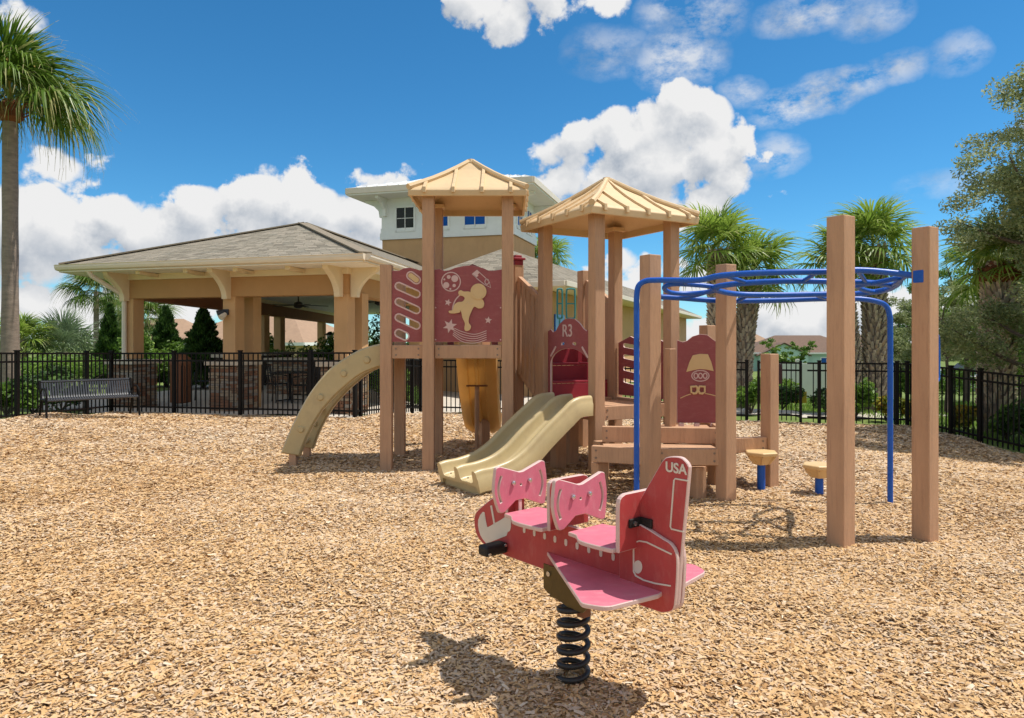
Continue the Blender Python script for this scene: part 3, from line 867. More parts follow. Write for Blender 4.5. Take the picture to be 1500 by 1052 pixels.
    zz = lambda p, z: Vector((p.x, p.y, z))
    E = [zz(p, 7.205) for p in EV]; r0, r1 = zz(R0, 8.0), zz(R1, 8.0)
    tr_ = MB().add(E + [r0, r1], [(0, 1, 5, 4), (1, 2, 5), (2, 3, 4, 5), (3, 0, 4)]).obj('tower_roof', MT['metalroof'], t)
    for k in range(1, 17):
        s = k / 17; p = E[0].lerp(E[1], s); L_ = (EV[1] - EV[0]).length; x = s * L_; run = min(1, x / hm, (L_ - x) / hm)
        q = p + Vd * hm * run + Vector((0, 0, .795 * run)); MB().bar(p + Vector((0, 0, .02)), q + Vector((0, 0, .02)), .03, .04).obj('roof_seam', MT['metalroof'], tr_)
    for k in range(1, 13):
        s = k / 13; p = E[1].lerp(E[2], s); L_ = (EV[2] - EV[1]).length; x = s * L_; run = min(1, x / hm, (L_ - x) / hm)
        q = p - U * hm * run + Vector((0, 0, .795 * run)); MB().bar(p + Vector((0, 0, .02)), q + Vector((0, 0, .02)), .03, .04).obj('roof_seam', MT['metalroof'], tr_)
    def window(p, ax, out, w, h, z, gm='glass'):
        fr = MB()
        for dx, dz, sx, sz in ((-w / 2, 0, .07, h + .07), (w / 2, 0, .07, h + .07), (0, h / 2, w, .07), (0, -h / 2, w, .07), (0, 0, .022, h), (0, .02, w, .022)):
            fr.box(p + ax * dx + out * .03 + Vector((0, 0, z + dz)), (sx, .06, sz), math.atan2(ax.y, ax.x))
        f_ = fr.obj('tower_window', MT['white'], t)
        MB().box(p + out * .012 + Vector((0, 0, z)), (w, .02, h), math.atan2(ax.y, ax.x)).obj('pane', MT[gm], f_)
    def at_front(px):
        k = (px - 750) / F; A = A0 - Vd * .02; s = (k * A.y - A.x) / (U.x - k * U.y); return A + U * s
    for px, w in ((594, .78), (645, .70), (696, .86)): window(at_front(px), U, -Vd, w, .92, 6.12, 'glass_palm' if px < 600 else 'glass')
    def at_right(px):
        A = A1 + U * .02; k = (px - 750) / F; s = (k * A.y - A.x) / (Vd.x - k * Vd.y); return A + Vd * s
    for px in (760, 774): window(at_right(px), Vd, U, .75, .92, 6.12)
    for p, o_ in ((A0 + U * .15 - Vd * .02, -Vd), (A0 + Vd * .15 - U * .02, -U), (A1 - U * .15 - Vd * .02, -Vd), (A1 + U * .02 + Vd * .15, U), (A2 + U * .02 - Vd * .15, U)):
        plate('tower_bracket', [(0, 6.25), (0, 6.92), (.75, 6.92), (.75, 6.84), (.4, 6.72), (.18, 6.5), (.14, 6.25)], frame(p, o_, (0, 0, 1)), .14, MT['white'], t, bevel=.006)

    # ---- enclosed wing at the right
    Wd = Vector((.371, .928, 0)); Wn = Vector((.928, -.371, 0))
    a_ = Vector((1.45, 19.4, 0)); b_ = a_ + Wd * 30; c_ = a_ - Wn * 6.4 + Wd * 1.2; d_ = c_ + Wd * 29
    wi = lambda p, e1, e2: p - Wn * e1 + Wd * e2
    MB().prism([(p.x, p.y) for p in (wi(a_, .85, .85), wi(b_, .85, -.8), wi(d_, -.8, -.8), wi(c_, -.8, .85))], -.35, 2.92).obj('wing_wall', MT['stucco'], t)
    q0 = wi(a_, .83, .85); 
    for s in (1.2, 4.4, 8.0):
        p = q0 + Wd * s; MB().box((p.x, p.y, 1.7), (.9, .06, 1.1), math.atan2(Wd.y, Wd.x)).obj('wing_window', MT['glass'], t)
        MB().box((p.x + Wn.x * .01, p.y + Wn.y * .01, 1.12), (1.0, .1, .08), math.atan2(Wd.y, Wd.x)).obj('wing_window_sill', MT['white'], t)
    wz = 3.0
    MB().prism([(p.x, p.y) for p in (a_, b_, d_, c_)], wz - .07, wz - .03).obj('wing_soffit', MT['trim'], t)
    for p, q in ((a_, b_), (c_, a_)):
        MB().bar((p.x, p.y, wz + .03), (q.x, q.y, wz + .03), .12, .15).obj('wing_gutter', MT['gutter'], t, bevel=.01)
    rr0 = a_ - Wn * 3.2 + Wd * 3.4; rr1 = a_ - Wn * 3.2 + Wd * 26; rr0.z = rr1.z = 4.55
    z4 = lambda p: Vector((p.x, p.y, wz + .1))
    wr = MB().add([z4(a_), z4(b_), z4(d_), z4(c_), rr0, rr1], [(0, 1, 5, 4), (1, 2, 5), (2, 3, 4, 5), (3, 0, 4)]).obj('wing_roof', MT['shingle'], t)
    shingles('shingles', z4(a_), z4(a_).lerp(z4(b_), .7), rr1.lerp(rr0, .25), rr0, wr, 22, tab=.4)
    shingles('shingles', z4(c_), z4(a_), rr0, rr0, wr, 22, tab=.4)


MT['ridge'] = mat('ridge_shingle', srgb(134, 122, 104), .9, .15, 20, .4, 90)
pavilion()


def ceiling_fan(p, label):
    t = thing('ceiling_fan', label, 'ceiling fan', (p.x, p.y, 2.25), 'ceiling fans under the pavilion roof')
    MB().tube([(p.x, p.y, 2.92), (p.x, p.y, 2.5)], .018, 8).obj('rod', MT['rubber'], t)
    MB().tube([(p.x, p.y, 2.5), (p.x, p.y, 2.47), (p.x, p.y, 2.36), (p.x, p.y, 2.32)], [.04, .11, .12, .05], 14).obj('motor', MT['rubber'], t, sm=True)
    for k in range(5):
        a = k * 2 * math.pi / 5 + .3; d_ = Vector((math.cos(a), math.sin(a), .0))
        q = p + d_ * .12; e = p + d_ * .78
        MB().bar((q.x, q.y, 2.41), (e.x, e.y, 2.39), .13, .012).obj('blade', MT['rubber'], t, bevel=.003)


ceiling_fan(Vector((PX(437, 0, 19).x, 19, 0)), 'dark ceiling fan hanging between the middle and corner columns')
ceiling_fan(Vector((PX(556, 0, 17.5).x, 17.5, 0)), 'dark ceiling fan beside the left post of the play structure')


# ------------------------------------------------------------------ things under and round the pavilion
def lantern(px, y, ztop, label):
    x = PX(px, 0, y).x; t = thing('post_lantern', label, 'lantern', (x, y, gz(x, y)), 'white lanterns beyond the pavilion')
    MB().tube([(x, y, -.2), (x, y, ztop - .5)], .04, 8).obj('pole', MT['rubber'], t)
    MB().tube([(x, y, ztop - .5), (x, y, ztop - .14)], [.09, .15], 6).obj('lamp_glass', MT['white'], t)
    MB().tube([(x, y, ztop - .14), (x, y, ztop - .10), (x, y, ztop)], [.24, .18, .03], 6).obj('lamp_cap', MT['rubber'], t)


lantern(411, 30, 2.0, 'black-capped white lantern against the pale tan house roof')
lantern(483, 30, 1.85, 'black-capped white lantern beside the pavilion corner column')


def bin_(px, y):
    x = PX(px, 0, y).x; z = gz(x, y); t = thing('litter_bin', 'brown slatted litter bin with dome lid between the stone piers', 'litter bin', (x, y, z))
    MB().tube([(x, y, z + .02), (x, y, z + .05), (x, y, z + .86)], [.15, .18, .2], 18).obj('liner', MT['rubber'], t, sm=True)
    for k in range(20):
        a = 2 * math.pi * k / 20; MB().box((x + .212 * math.cos(a), y + .212 * math.sin(a), z + .45), (.018, .055, .82), a).obj('slat', MT['binbrown'], t)
    MB().tube([(x, y, z + .86), (x, y, z + .92), (x, y, z + 1.03), (x, y, z + 1.1), (x, y, z + 1.14)], [.23, .24, .2, .11, .03], 18).obj('lid', MT['binbrown'], t, sm=True)


bin_(265, 15.9)


def chair(x, y, rot, label):
    z = gz(x, y) - .02; t = thing('patio_chair', label, 'chair', (x, y, z), 'dark metal chairs under the pavilion'); c, s = math.cos(rot), math.sin(rot)
    w = lambda a, b, h: (x + a * c - b * s, y + a * s + b * c, z + h)
    MB().box(w(0, 0, .45), (.44, .44, .03), rot).obj('seat', MT['rubber'], t, bevel=.01)
    for a, b in ((-.2, -.2), (.2, -.2)): MB().tube([w(a, b, .44), w(a * 1.1, b * 1.15, 0)], .014, 6).obj('leg', MT['rubber'], t)
    for a in (-.2, .2): MB().tube(catmull([w(a * 1.1, .26, 0), w(a, .2, .45), w(a, .26, .7), w(a, .3, .9)], 3), .014, 6).obj('leg', MT['rubber'], t)
    bk = MB()
    for k in range(5): bk.bar(w(-.16 + .08 * k, .21, .47), w(-.16 + .08 * k, .3, .88), .02, .012)
    bk.tube([w(-.2, .3, .9), w(.2, .3, .9)], .014, 6); bk.obj('backrest', MT['rubber'], t)
    for a in (-.23, .23): MB().tube(catmull([w(a, .24, .66), w(a, 0, .66), w(a, -.2, .62), w(a, -.22, .45)], 3), .013, 6).obj('armrest', MT['rubber'], t)


def patio_table(px, y):
    x = PX(px, 0, y).x; z = gz(x, y) - .02; t = thing('patio_table', 'round dark patio table between the two dark chairs', 'table', (x, y, z))
    MB().tube([(x, y, z + .70), (x, y, z + .73)], .5, 24).obj('table_top', MT['rubber'], t)
    MB().tube([(x, y, z + .02), (x, y, z + .7)], .035, 8).obj('pedestal', MT['rubber'], t)
    for k in range(4):
        a = k * math.pi / 2 + .5; MB().bar((x, y, z + .05), (x + .33 * math.cos(a), y + .33 * math.sin(a), z + .02), .04, .03).obj('foot', MT['rubber'], t)


patio_table(425, 17.6)
for px, y, rt, lb in ((402, 17.2, 1.2, 'dark metal chair on the left of the round patio table'), (447, 17.3, -.6, 'dark metal chair on the right of the round patio table'), (300, 17.6, .4, 'dark metal chair beside the brown litter bin')):
    chair(PX(px, 0, y).x, y, rt, lb)


def counter(px, y):
    x = PX(px, 0, y).x; z = -.05; t = thing('serving_counter', 'brown stone serving counter with pale top inside the pavilion', 'counter', (x, y, z)); r_ = math.atan2(U.y, U.x)
    b_ = MB().box((x, y, .4), (1.3, .8, .92), r_).obj('counter_base', MT['mortar'], t)
    stone_face(b_, Vector((x, y, 0)) - U * .65 - Vd * .4, U, 1.3, -.05, .86, -Vd)
    MB().box((x, y, .92), (1.45, .95, .09), r_).obj('counter_top', MT['cap'], t, bevel=.01)


counter(432, 20.5)


# ------------------------------------------------------------------ houses, cars and signs beyond
def gable(name, label, cx, cy, w, d_, h, rh, rot, wm, rm, wins=(), hip=.35):
    z = gz(cx, cy) - .2; t = thing(name, label, 'house', (cx, cy, z), 'houses beyond the playground'); c, s = math.cos(rot), math.sin(rot)
    W_ = lambda a, b, z_: Vector((cx + a * c - b * s, cy + a * s + b * c, z + z_))
    MB().box(W_(0, 0, h / 2), (w, d_, h), rot).obj('wall', wm, t)
    o = .5; E = [W_(-w / 2 - o, -d_ / 2 - o, h), W_(w / 2 + o, -d_ / 2 - o, h), W_(w / 2 + o, d_ / 2 + o, h), W_(-w / 2 - o, d_ / 2 + o, h)]
    r0, r1 = W_(-w / 2 + w * hip, 0, h + rh), W_(w / 2 - w * hip, 0, h + rh)
    rf = MB().add(E + [r0, r1], [(0, 1, 5, 4), (1, 2, 5), (2, 3, 4, 5), (3, 0, 4), (3, 2, 1, 0)]).obj('roof', rm, t)
    for i in range(4): MB().bar(E[i] - Vector((0, 0, .08)), E[(i + 1) % 4] - Vector((0, 0, .08)), .08, .2).obj('fascia', MT['white'], rf)
    for a, ww, wh, z_ in wins:
        f_ = MB().box(W_(a, -d_ / 2 - .02, z_), (ww + .2, .06, wh + .2), rot).obj('window', MT['white'], t)
        MB().box(W_(a, -d_ / 2 - .04, z_), (ww, .06, wh), rot).obj('pane', MT['glass'], f_)
    return t, W_


def gable_front(t, W_, a, w, h, rh, d_, wm, rm):
    """a gabled projection on the street side of a house"""
    y0, y1 = -d_ / 2 - 1.6, 0
    MB().add([W_(a - w / 2, y0, 0), W_(a + w / 2, y0, 0), W_(a + w / 2, y0, h), W_(a, y0, h + rh), W_(a - w / 2, y0, h), W_(a - w / 2, y1, 0), W_(a + w / 2, y1, 0), W_(a + w / 2, y1, h), W_(a, y1, h + rh), W_(a - w / 2, y1, h)],
             [(0, 1, 2, 3, 4), (0, 5, 6, 1), (1, 6, 7, 2), (0, 4, 9, 5)]).obj('gable_wall', wm, t)
    o = .35; k = rh / (w / 2)
    for sgn in (-1, 1):
        p0, p1 = W_(a, y0 - .3, h + rh + .06), W_(a, y1, h + rh + .06); q0, q1 = W_(a + sgn * (w / 2 + o), y0 - .3, h - k * o + .06), W_(a + sgn * (w / 2 + o), y1, h - k * o + .06)
        u_ = Vector((0, 0, .12)); MB().add([p0, p1, q1, q0, p0 + u_, p1 + u_, q1 + u_, q0 + u_], [(0, 1, 2, 3), (4, 7, 6, 5), (0, 3, 7, 4), (2, 1, 5, 6), (3, 2, 6, 7), (1, 0, 4, 5)]).obj('gable_roof', rm, t)


t_, W_ = gable('teal_house', 'pale teal house with brown hipped roof beyond the gate', PX(1168, 0, 98).x, 98, 15, 10, 2.85, 2.3, -.15, MT['teal_wall'], MT['brown_roof'], [(-4.6, 1.2, 1.3, 1.5), (2.6, 1.6, 1.3, 1.5), (5.6, 1.2, 1.3, 1.5)], .3)
gable_front(t_, W_, -3.2, 6.0, 2.5, 1.5, 10, MT['teal_wall'], MT['brown_roof'])
gable('tan_house', 'cream house with brown roof between the two palm trunks', PX(1262, 0, 100).x, 104, 12, 9, 3.0, 2.4, .1, MT['tan_wall'], MT['brown_roof'], [(-2.5, 1, 1.3, 1.6), (1, 1, 1.3, 1.6)])
gable('grey_roof_house', 'house with a greyish ridge left of the pale teal house', PX(1103, 0, 105).x, 108, 9, 9, 3.0, 2.6, .0, MT['tan_wall'], MT['tan_roof'], [(0, 1, 1.2, 1.5)])
gable('tan_roof_house', 'house with a large pale tan roof seen through the pavilion', PX(400, 0, 50).x, 50, 9, 9, 1.9, 2.4, -.2, MT['tan_wall'], MT['tan_roof'], [(0, 1, 1.2, 1.2)])
gable('low_roof_house', 'house with a tan roof peak between the dark conifers', PX(248, 0, 56).x, 56, 7, 8, 1.7, 1.9, .2, MT['tan_wall'], MT['tan_roof'], [(0, 1, 1.2, 1.0)])


def car(px, y, rot, m, label, group='cars parked beyond the fence'):
    x = PX(px, 0, y).x; z = gz(x, y); t = thing('parked_car', label, 'car', (x, y, z), group); c, s = math.cos(rot), math.sin(rot)
    Mx = Matrix.Translation((x, y, z)) @ Matrix.Rotation(rot, 4, 'Z')
    pr = [(-2.2, .35), (-2.2, .8), (-1.9, .95), (-1.1, 1.0), (-.6, 1.42), (.8, 1.45), (1.5, 1.0), (2.1, .9), (2.25, .6), (2.2, .35)]
    plate('body', pr, Mx @ Matrix(((1, 0, 0, 0), (0, 0, -1, 0), (0, 1, 0, 0), (0, 0, 0, 1))), 1.7, m, t, bevel=.08)
    for sd in (-1, 1):
        plate('side_window', [(-.95, 1.0), (-.55, 1.36), (.75, 1.38), (1.25, 1.0)], Mx @ Matrix.Translation((0, sd * .86, 0)) @ Matrix(((1, 0, 0, 0), (0, 0, -1, 0), (0, 1, 0, 0), (0, 0, 0, 1))), .02, MT['glass'], t, bevel=.002)
        for wx in (-1.35, 1.35):
            p = Mx @ Vector((wx, sd * .86, .33)); q = Mx @ Vector((wx, sd * .64, .33)); w_ = MB().tube([p, q], .33, 16).obj('wheel', MT['rubber'], t)
            p2 = Mx @ Vector((wx, sd * .868, .33)); MB().tube([p2, p], .19, 12).obj('rim', MT['steel'], w_)
    for sd in (-1, 1):
        p = Mx @ Vector((2.27, sd * .6, .72)); MB().box(p, (.04, .34, .14), rot).obj('headlight', MT['white'], t)


car(1328, 42, .1, MT['car_white'], 'white parked car beyond the bend in the fence')
car(1432, 40, .05, MT['car_dark'], 'dark parked car left of the thick palm trunk')
car(1490, 36, .15, MT['car_white'], 'pale parked car right of the thick palm trunk')

wf = thing('vinyl_fence', 'white vinyl panel fence behind the gate and shrubs', 'fence', (9.0, 21.5, -.25))
for k in range(4):
    x = PX(1145, 0, 21.5).x + k * .95
    MB().box((x, 21.5, .25), (.86, .04, 1.05)).obj('panel', MT['white'], wf, bevel=.004)
    MB().box((x + .475, 21.5, .3), (.1, .1, 1.2)).obj('post', MT['white'], wf, bevel=.006)
ys_ = thing('yard_sign', 'small yellow sign on a stake before the white vinyl fence', 'sign', (PX(1172, 0, 18.5).x, 18.5, -.2))
MB().box((ys_.location.x, 18.5, -.02), (.34, .015, .3)).obj('sign_face', MT['yellow'], ys_, bevel=.002)
MB().box((ys_.location.x, 18.52, -.25), (.03, .02, .5)).obj('stake', MT['steel'], ys_)


# ------------------------------------------------------------------ vegetation
def leaf_cloud(name, centres, n, size, m, parent, asp=.42, flat=.0, hang=0.0, tone_mu=.45):
    """leaf-sized faces spread through ellipsoid clumps (x,y,z,rx,rz)"""
    C = np.array(centres, 'f'); k = rng.choice(len(C), n, p=(C[:, 3] ** 2 * C[:, 4]) / (C[:, 3] ** 2 * C[:, 4]).sum())
    u = rng.normal(0, 1, (n, 3)); u /= np.linalg.norm(u, axis=1)[:, None]; r_ = rng.random(n) ** .42
    r_ *= 1 + .18 * np.sin(u[:, 0] * 5 + k) * np.sin(u[:, 1] * 4 + 2 * k) * np.sin(u[:, 2] * 6)
    p = C[k, :3] + u * r_[:, None] * np.stack([C[k, 3], C[k, 3], C[k, 4]], -1)
    ang = rng.random(n) * 2 * np.pi; el_ = rng.normal(-hang, .6, n)
    ax = np.stack([np.cos(ang) * np.cos(el_), np.sin(ang) * np.cos(el_), np.sin(el_)], -1)
    h = rng.normal(0, 1, (n, 3)) + np.array([0, 0, flat]); ay = np.cross(ax, h); ay /= np.linalg.norm(ay, axis=1)[:, None] + 1e-6
    s = size * (.6 + .8 * rng.random(n)); a, b = ax * s[:, None], ay * (s * asp)[:, None]
    V4 = np.stack([p - a, p - b * 1.0, p + a, p + b], 1)
    tn = rng.normal(tone_mu, .2, n) + .12 * np.sin(k * 2.4)
    return quads(name, V4, tn, m, parent)


def frond_mesh(name, m, N_=26, L_=.85, petiole=.8, droop=.35, width=.055, spread=125, thread=.0, seed=0, costa=.35):
    r_ = random.Random(seed); V4, T = [], []
    def q(p0, p1, w0, w1, side, tn):
        s = side.normalized(); V4.append([p0 - s * w0, p0 + s * w0, p1 + s * w1, p1 - s * w1]); T.append(tn)
    z = lambda x: -.10 * x * x
    for k in range(3):
        x0, x1 = petiole * k / 3, petiole * (k + 1) / 3
        q(Vector((x0, 0, z(x0))), Vector((x1, 0, z(x1))), .018, .015, Vector((0, 1, 0)), .75)
    base = Vector((petiole, 0, z(petiole)))
    for i in range(N_):
        a = R(-spread + 2 * spread * i / (N_ - 1) + r_.uniform(-3, 3)); L1 = L_ * (.72 + .28 * math.cos(a * .75)) * r_.uniform(.88, 1.08)
        hub = base + Vector((max(0, math.cos(a)) * costa * L_ * .5, 0, -max(0, math.cos(a)) * costa * L_ * .12))
        d_ = Vector((math.cos(a), math.sin(a), .16 * r_.uniform(-.4, 1))); d_.normalize(); side = Vector((-math.sin(a), math.cos(a), r_.uniform(-.5, .5)))
        tn = r_.gauss(.45, .16); pr = hub; n = 4; dr = droop * r_.uniform(.7, 1.35)
        for k in range(n):
            f0, f1 = k / n, (k + 1) / n
            pos = hub + d_ * L1 * (f1 - dr * .28 * f1 ** 3) + Vector((0, 0, -dr * L1 * f1 ** 2.4))
            w = lambda f: width * (0.35 + 1.1 * f) if f < .45 else width * (1 - (f - .45) / .55) * .85 + .002
            q(pr, pos, w(f0) * .5, w(f1) * .5, side, tn + (.22 if k == n - 1 else 0)); pr = pos
        if thread and r_.random() < .6:
            q(pr, pr + Vector((r_.uniform(-.05, .05), r_.uniform(-.05, .05), -thread * r_.uniform(.5, 1.2))), .004, .002, side, 1.0)
    me = bpy.data.meshes.new(name); A = np.array(V4, 'f'); n = len(A)
    me.from_pydata(A.reshape(-1, 3).tolist(), [], np.arange(n * 4).reshape(n, 4).tolist())
    at = me.attributes.new('tone', 'FLOAT', 'FACE'); at.data.foreach_set('value', np.clip(np.array(T, 'f'), 0, 1)); me.update()
    me.materials.append(m); return me


SABAL = [frond_mesh('frond', MT['frond'], 30, .84, .6, .46, .056, 140, seed=i) for i in range(4)]
WASH = [frond_mesh('frond', MT['frond_dark'], 44, 1.15, .85, d_, .06, 120, thread=.3, seed=10 + i) for i, d_ in enumerate((.6, .85, .95, .95))]
BLUEP = [frond_mesh('frond', MT['frond_blue'], 26, .9, .7, .3, .05, 130, seed=20 + i) for i in range(3)]


def palm(name, label, x, y, ztop, r0, r1, fronds, nf, scale, elev=(-45, 85), boots=0, fibre=0, group=None, lean=(0, 0), seed=1, cat='palm tree', order=None, zbase=None, azr=None):
    r_ = random.Random(seed); z0 = (gz(x, y) if zbase is None else zbase) - .1; t = thing(name, label, cat, (x, y, z0 + .1), group)
    pts, rs = [], []
    for k in range(15):
        f = k / 14; pts.append((x + lean[0] * f * f, y + lean[1] * f * f, z0 + (ztop - z0) * f)); rs.append((r0 + (r1 - r0) * f + (.05 * r0 / .17 * (1 - f) ** 6)) * (1 + .03 * r_.uniform(-1, 1)))
    tr = MB().tube(pts, rs, 14).obj('trunk', MT['bark'], t, sm=True)
    tx, ty = x + lean[0], y + lean[1]
    if boots:
        V4, T = [], []; n = boots
        for k in range(n):
            f = k / n; a = k * 2.39996 + r_.uniform(-.2, .2); zz_ = z0 + (ztop - z0) * (.03 + .95 * f); rr = (r0 + (r1 - r0) * f) * 1.0
            cx, cy = x + lean[0] * f * f, y + lean[1] * f * f; d_ = Vector((math.cos(a), math.sin(a), 0)); sd = Vector((-d_.y, d_.x, 0)); o_ = Vector((cx, cy, zz_))
            w, h, pr = rr * .46, rr * .8, rr * .42
            for sg in (-1, 1):
                b0, b1 = o_ + d_ * rr * .96 + sd * w * sg, o_ + d_ * rr * .96 + sd * w * .15 * sg
                tp = o_ + d_ * (rr + pr) + sd * w * 1.15 * sg + Vector((0, 0, h)); tq = o_ + d_ * (rr + pr * .9) + sd * w * .65 * sg + Vector((0, 0, h * .96))
                tn = r_.random(); V4 += [[b0, b1, tq, tp], [b1, b1 - d_ * .01, tq - d_ * .05, tq], [b0, tp, tp - d_ * .05, b0 - d_ * .01], [tp, tq, tq - d_ * .05, tp - d_ * .05]]; T += [tn, tn * .5, tn * .7, .9]
        quads('leaf_boots', np.array(V4, 'f'), np.array(T), MT['boot'], t, 'stuff')
    if fibre:
        MB().tube([(tx, ty, ztop - fibre), (tx, ty, ztop - fibre * .75), (tx, ty, ztop - .05), (tx, ty, ztop + .1)], [r1 * 1.0, r1 * 1.75, r1 * 1.6, r1 * .8], 14).obj('fibre_skirt', MT['rust_fibre'], t, sm=True)
        for k in range(26):
            a = k * 2.4; z_ = ztop - fibre * r_.uniform(.1, .8); d_ = Vector((math.cos(a), math.sin(a), .55)); p = Vector((tx, ty, z_)) + Vector((d_.x, d_.y, 0)) * r1 * 1.3
            if k < 18: MB().bar(p, p + d_ * r_.uniform(.12, .25), .05, .02).obj('boot', MT['rust_fibre'], t)
    for k in range(nf):
        f = (k + .5) / nf; e = elev[0] + (elev[1] - elev[0]) * f ** .9 + r_.uniform(-9, 9); a = k * 2.39996 + r_.uniform(-.25, .25)
        me = fronds[min(len(fronds) - 1, int((1 - f) * len(fronds)))] if order else fronds[r_.randrange(len(fronds))]
        s = scale * r_.uniform(.85, 1.12) * (1 if e < 60 else .85)
        Mx = Matrix.Translation((tx, ty, ztop + .12 * (f - .3))) @ Matrix.Rotation(a, 4, 'Z') @ Matrix.Rotation(-R(e), 4, 'Y') @ Matrix.Rotation(r_.uniform(-.5, .5), 4, 'X') @ Matrix.Scale(s, 4)
        link('frond', me, t, mw=Mx)
    return t


big = palm('fan_palm', 'tall smooth-trunked palm with drooping shaggy fronds behind the bench', -11.45, 16.2, 6.85, .175, .15, WASH, 40, 1.02, (0, 88), fibre=.42, seed=3, order=True)
fl_ = MB()
for k in range(7):
    a = k * .9; fl_.tube(catmull([(-11.45, 16.2, 7.0), (-11.45 + .5 * math.cos(a), 16.0 - .4 * abs(math.sin(a)), 7.7), (-11.45 + .9 * math.cos(a), 15.7 - .5 * abs(math.sin(a)), 7.5)], 4), .018, 5)
fl_.obj('flower_stalks', mat('tan_flower_stalk', srgb(176, 150, 78), .8, .2, 10), big)
SG = 'fan palms beyond the fence'
palm('sabal_palm', 'thick rough-trunked palm left of the gate, full round crown', 5.22, 18, 3.75, .20, .2, SABAL, 34, .98, (-42, 88), 260, seed=4, group=SG)
palm('sabal_palm', 'rough-trunked palm just behind the post nearest the blue rings', 5.9, 18.3, 3.25, .20, .2, SABAL, 30, .92, (-42, 85), 230, seed=5, group=SG, lean=(.35, 0))
palm('sabal_palm', 'thin rough-trunked palm behind the near square post', 8.28, 17.2, 3.3, .16, .16, SABAL, 26, .88, (-45, 80), 220, seed=6, group=SG, lean=(-.35, 0))
palm('sabal_palm', 'stout rough-trunked palm between the near and far square posts', 8.85, 17.3, 3.75, .22, .21, SABAL, 36, 1.0, (-40, 88), 260, fibre=0, seed=7, group=SG, lean=(-.05, 0))
palm('sabal_palm', 'thickest rough-trunked palm at the right, rusty under its crown', 9.0, 13.2, 2.85, .23, .22, SABAL, 32, .84, (-28, 86), 260, fibre=.35, seed=8, group=SG, lean=(.1, 0))
palm('sabal_palm', 'slim smooth-trunked palm left of the pavilion downspout', PX(141, 0, 33).x, 33, 3.75, .13, .11, WASH, 26, .78, (-30, 85), seed=9, group=SG)
palm('sabal_palm', 'small slim palm just inside the left pavilion column', PX(216, 0, 30).x, 30, 2.35, .13, .12, WASH, 26, .7, (-40, 80), seed=12, group=SG)
palm('sabal_palm', 'slim palm half hidden by the left pavilion column', PX(176, 0, 36).x, 36, 3.0, .13, .12, WASH, 22, .7, (-40, 80), seed=15, group=SG)
palm('low_palm', 'low bushy palm behind the tall palm trunk', PX(32, 0, 28).x, 28, 1.5, .18, .16, SABAL, 32, 1.0, (-25, 85), seed=13, group=SG)
palm('low_palm', 'low grey-green bushy palm behind the bench', PX(92, 0, 29).x, 29, 1.0, .2, .18, BLUEP, 38, 1.2, (-10, 88), seed=14, group=SG)
palm('sabal_palm', 'palm peeping between the tower and the second play roof', PX(800, 0, 33).x, 33, 5.3, .18, .17, SABAL, 30, 1.0, (-45, 85), seed=16, group=SG)


def conifer(px, y, h, r_, label, seed):
    x = PX(px, 0, y).x; z = gz(x, y); t = thing('juniper', label, 'conifer', (x, y, z), 'conifers behind the pavilion'); q = random.Random(seed)
    MB().tube([(x, y, z - .1), (x, y, z + h * .9)], [.08, .02], 8).obj('trunk', MT['oakbark'], t)
    n = 26000; f = 1 - np.sqrt(rng.random(n)) * .98; a = rng.random(n) * 6.283
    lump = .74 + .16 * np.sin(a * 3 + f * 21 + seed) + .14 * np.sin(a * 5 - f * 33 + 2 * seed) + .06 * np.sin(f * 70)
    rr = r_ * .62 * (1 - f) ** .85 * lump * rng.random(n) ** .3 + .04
    p = np.stack([x + rr * np.cos(a), y + rr * np.sin(a), z + .08 + f * h], -1)
    up = np.stack([np.cos(a) * .55, np.sin(a) * .55, np.full(n, .85)], -1) + rng.normal(0, .3, (n, 3)); up /= np.linalg.norm(up, axis=1)[:, None]
    sd = np.cross(up, rng.normal(0, 1, (n, 3))); sd /= np.linalg.norm(sd, axis=1)[:, None]
    s_ = .07 * (.6 + .7 * rng.random(n))[:, None]
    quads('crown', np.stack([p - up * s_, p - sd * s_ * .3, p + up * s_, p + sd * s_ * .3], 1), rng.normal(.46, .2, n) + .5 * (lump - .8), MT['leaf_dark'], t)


conifer(161, 24, 2.75, 1.15, 'narrow dark conifer left of the pavilion downspout', 1)
conifer(243, 25, 2.75, 1.6, 'dark pointed conifer right of the left pavilion column', 2)
conifer(298, 23.5, 2.6, 1.9, 'broad dark conifer beside the middle pavilion column', 3)


def bush(px, y, w, h, m, label, n=2200, size=.05, seed=1, cat='shrub', group=None, name='shrub', zb=None, asp=.42):
    x = PX(px, 0, y).x; z = gz(x, y) if zb is None else zb; t = thing(name, label, cat, (x, y, z), group); q = random.Random(seed)
    st = MB()
    cs = []
    for k in range(9):
        a = q.random() * 6.28; rr = w * .5 * q.random() ** .6; hh = h * q.uniform(.3, .8); cs.append((x + rr * math.cos(a), y + rr * math.sin(a), z + hh, w * q.uniform(.18, .32), h * q.uniform(.16, .28)))
        st.tube([(x, y, z - .05), cs[-1][:3]], [.012, .006], 5)
    st.obj('stems', MT['oakbark'], t)
    leaf_cloud('leaves', cs, n, size, m, t, asp); return t


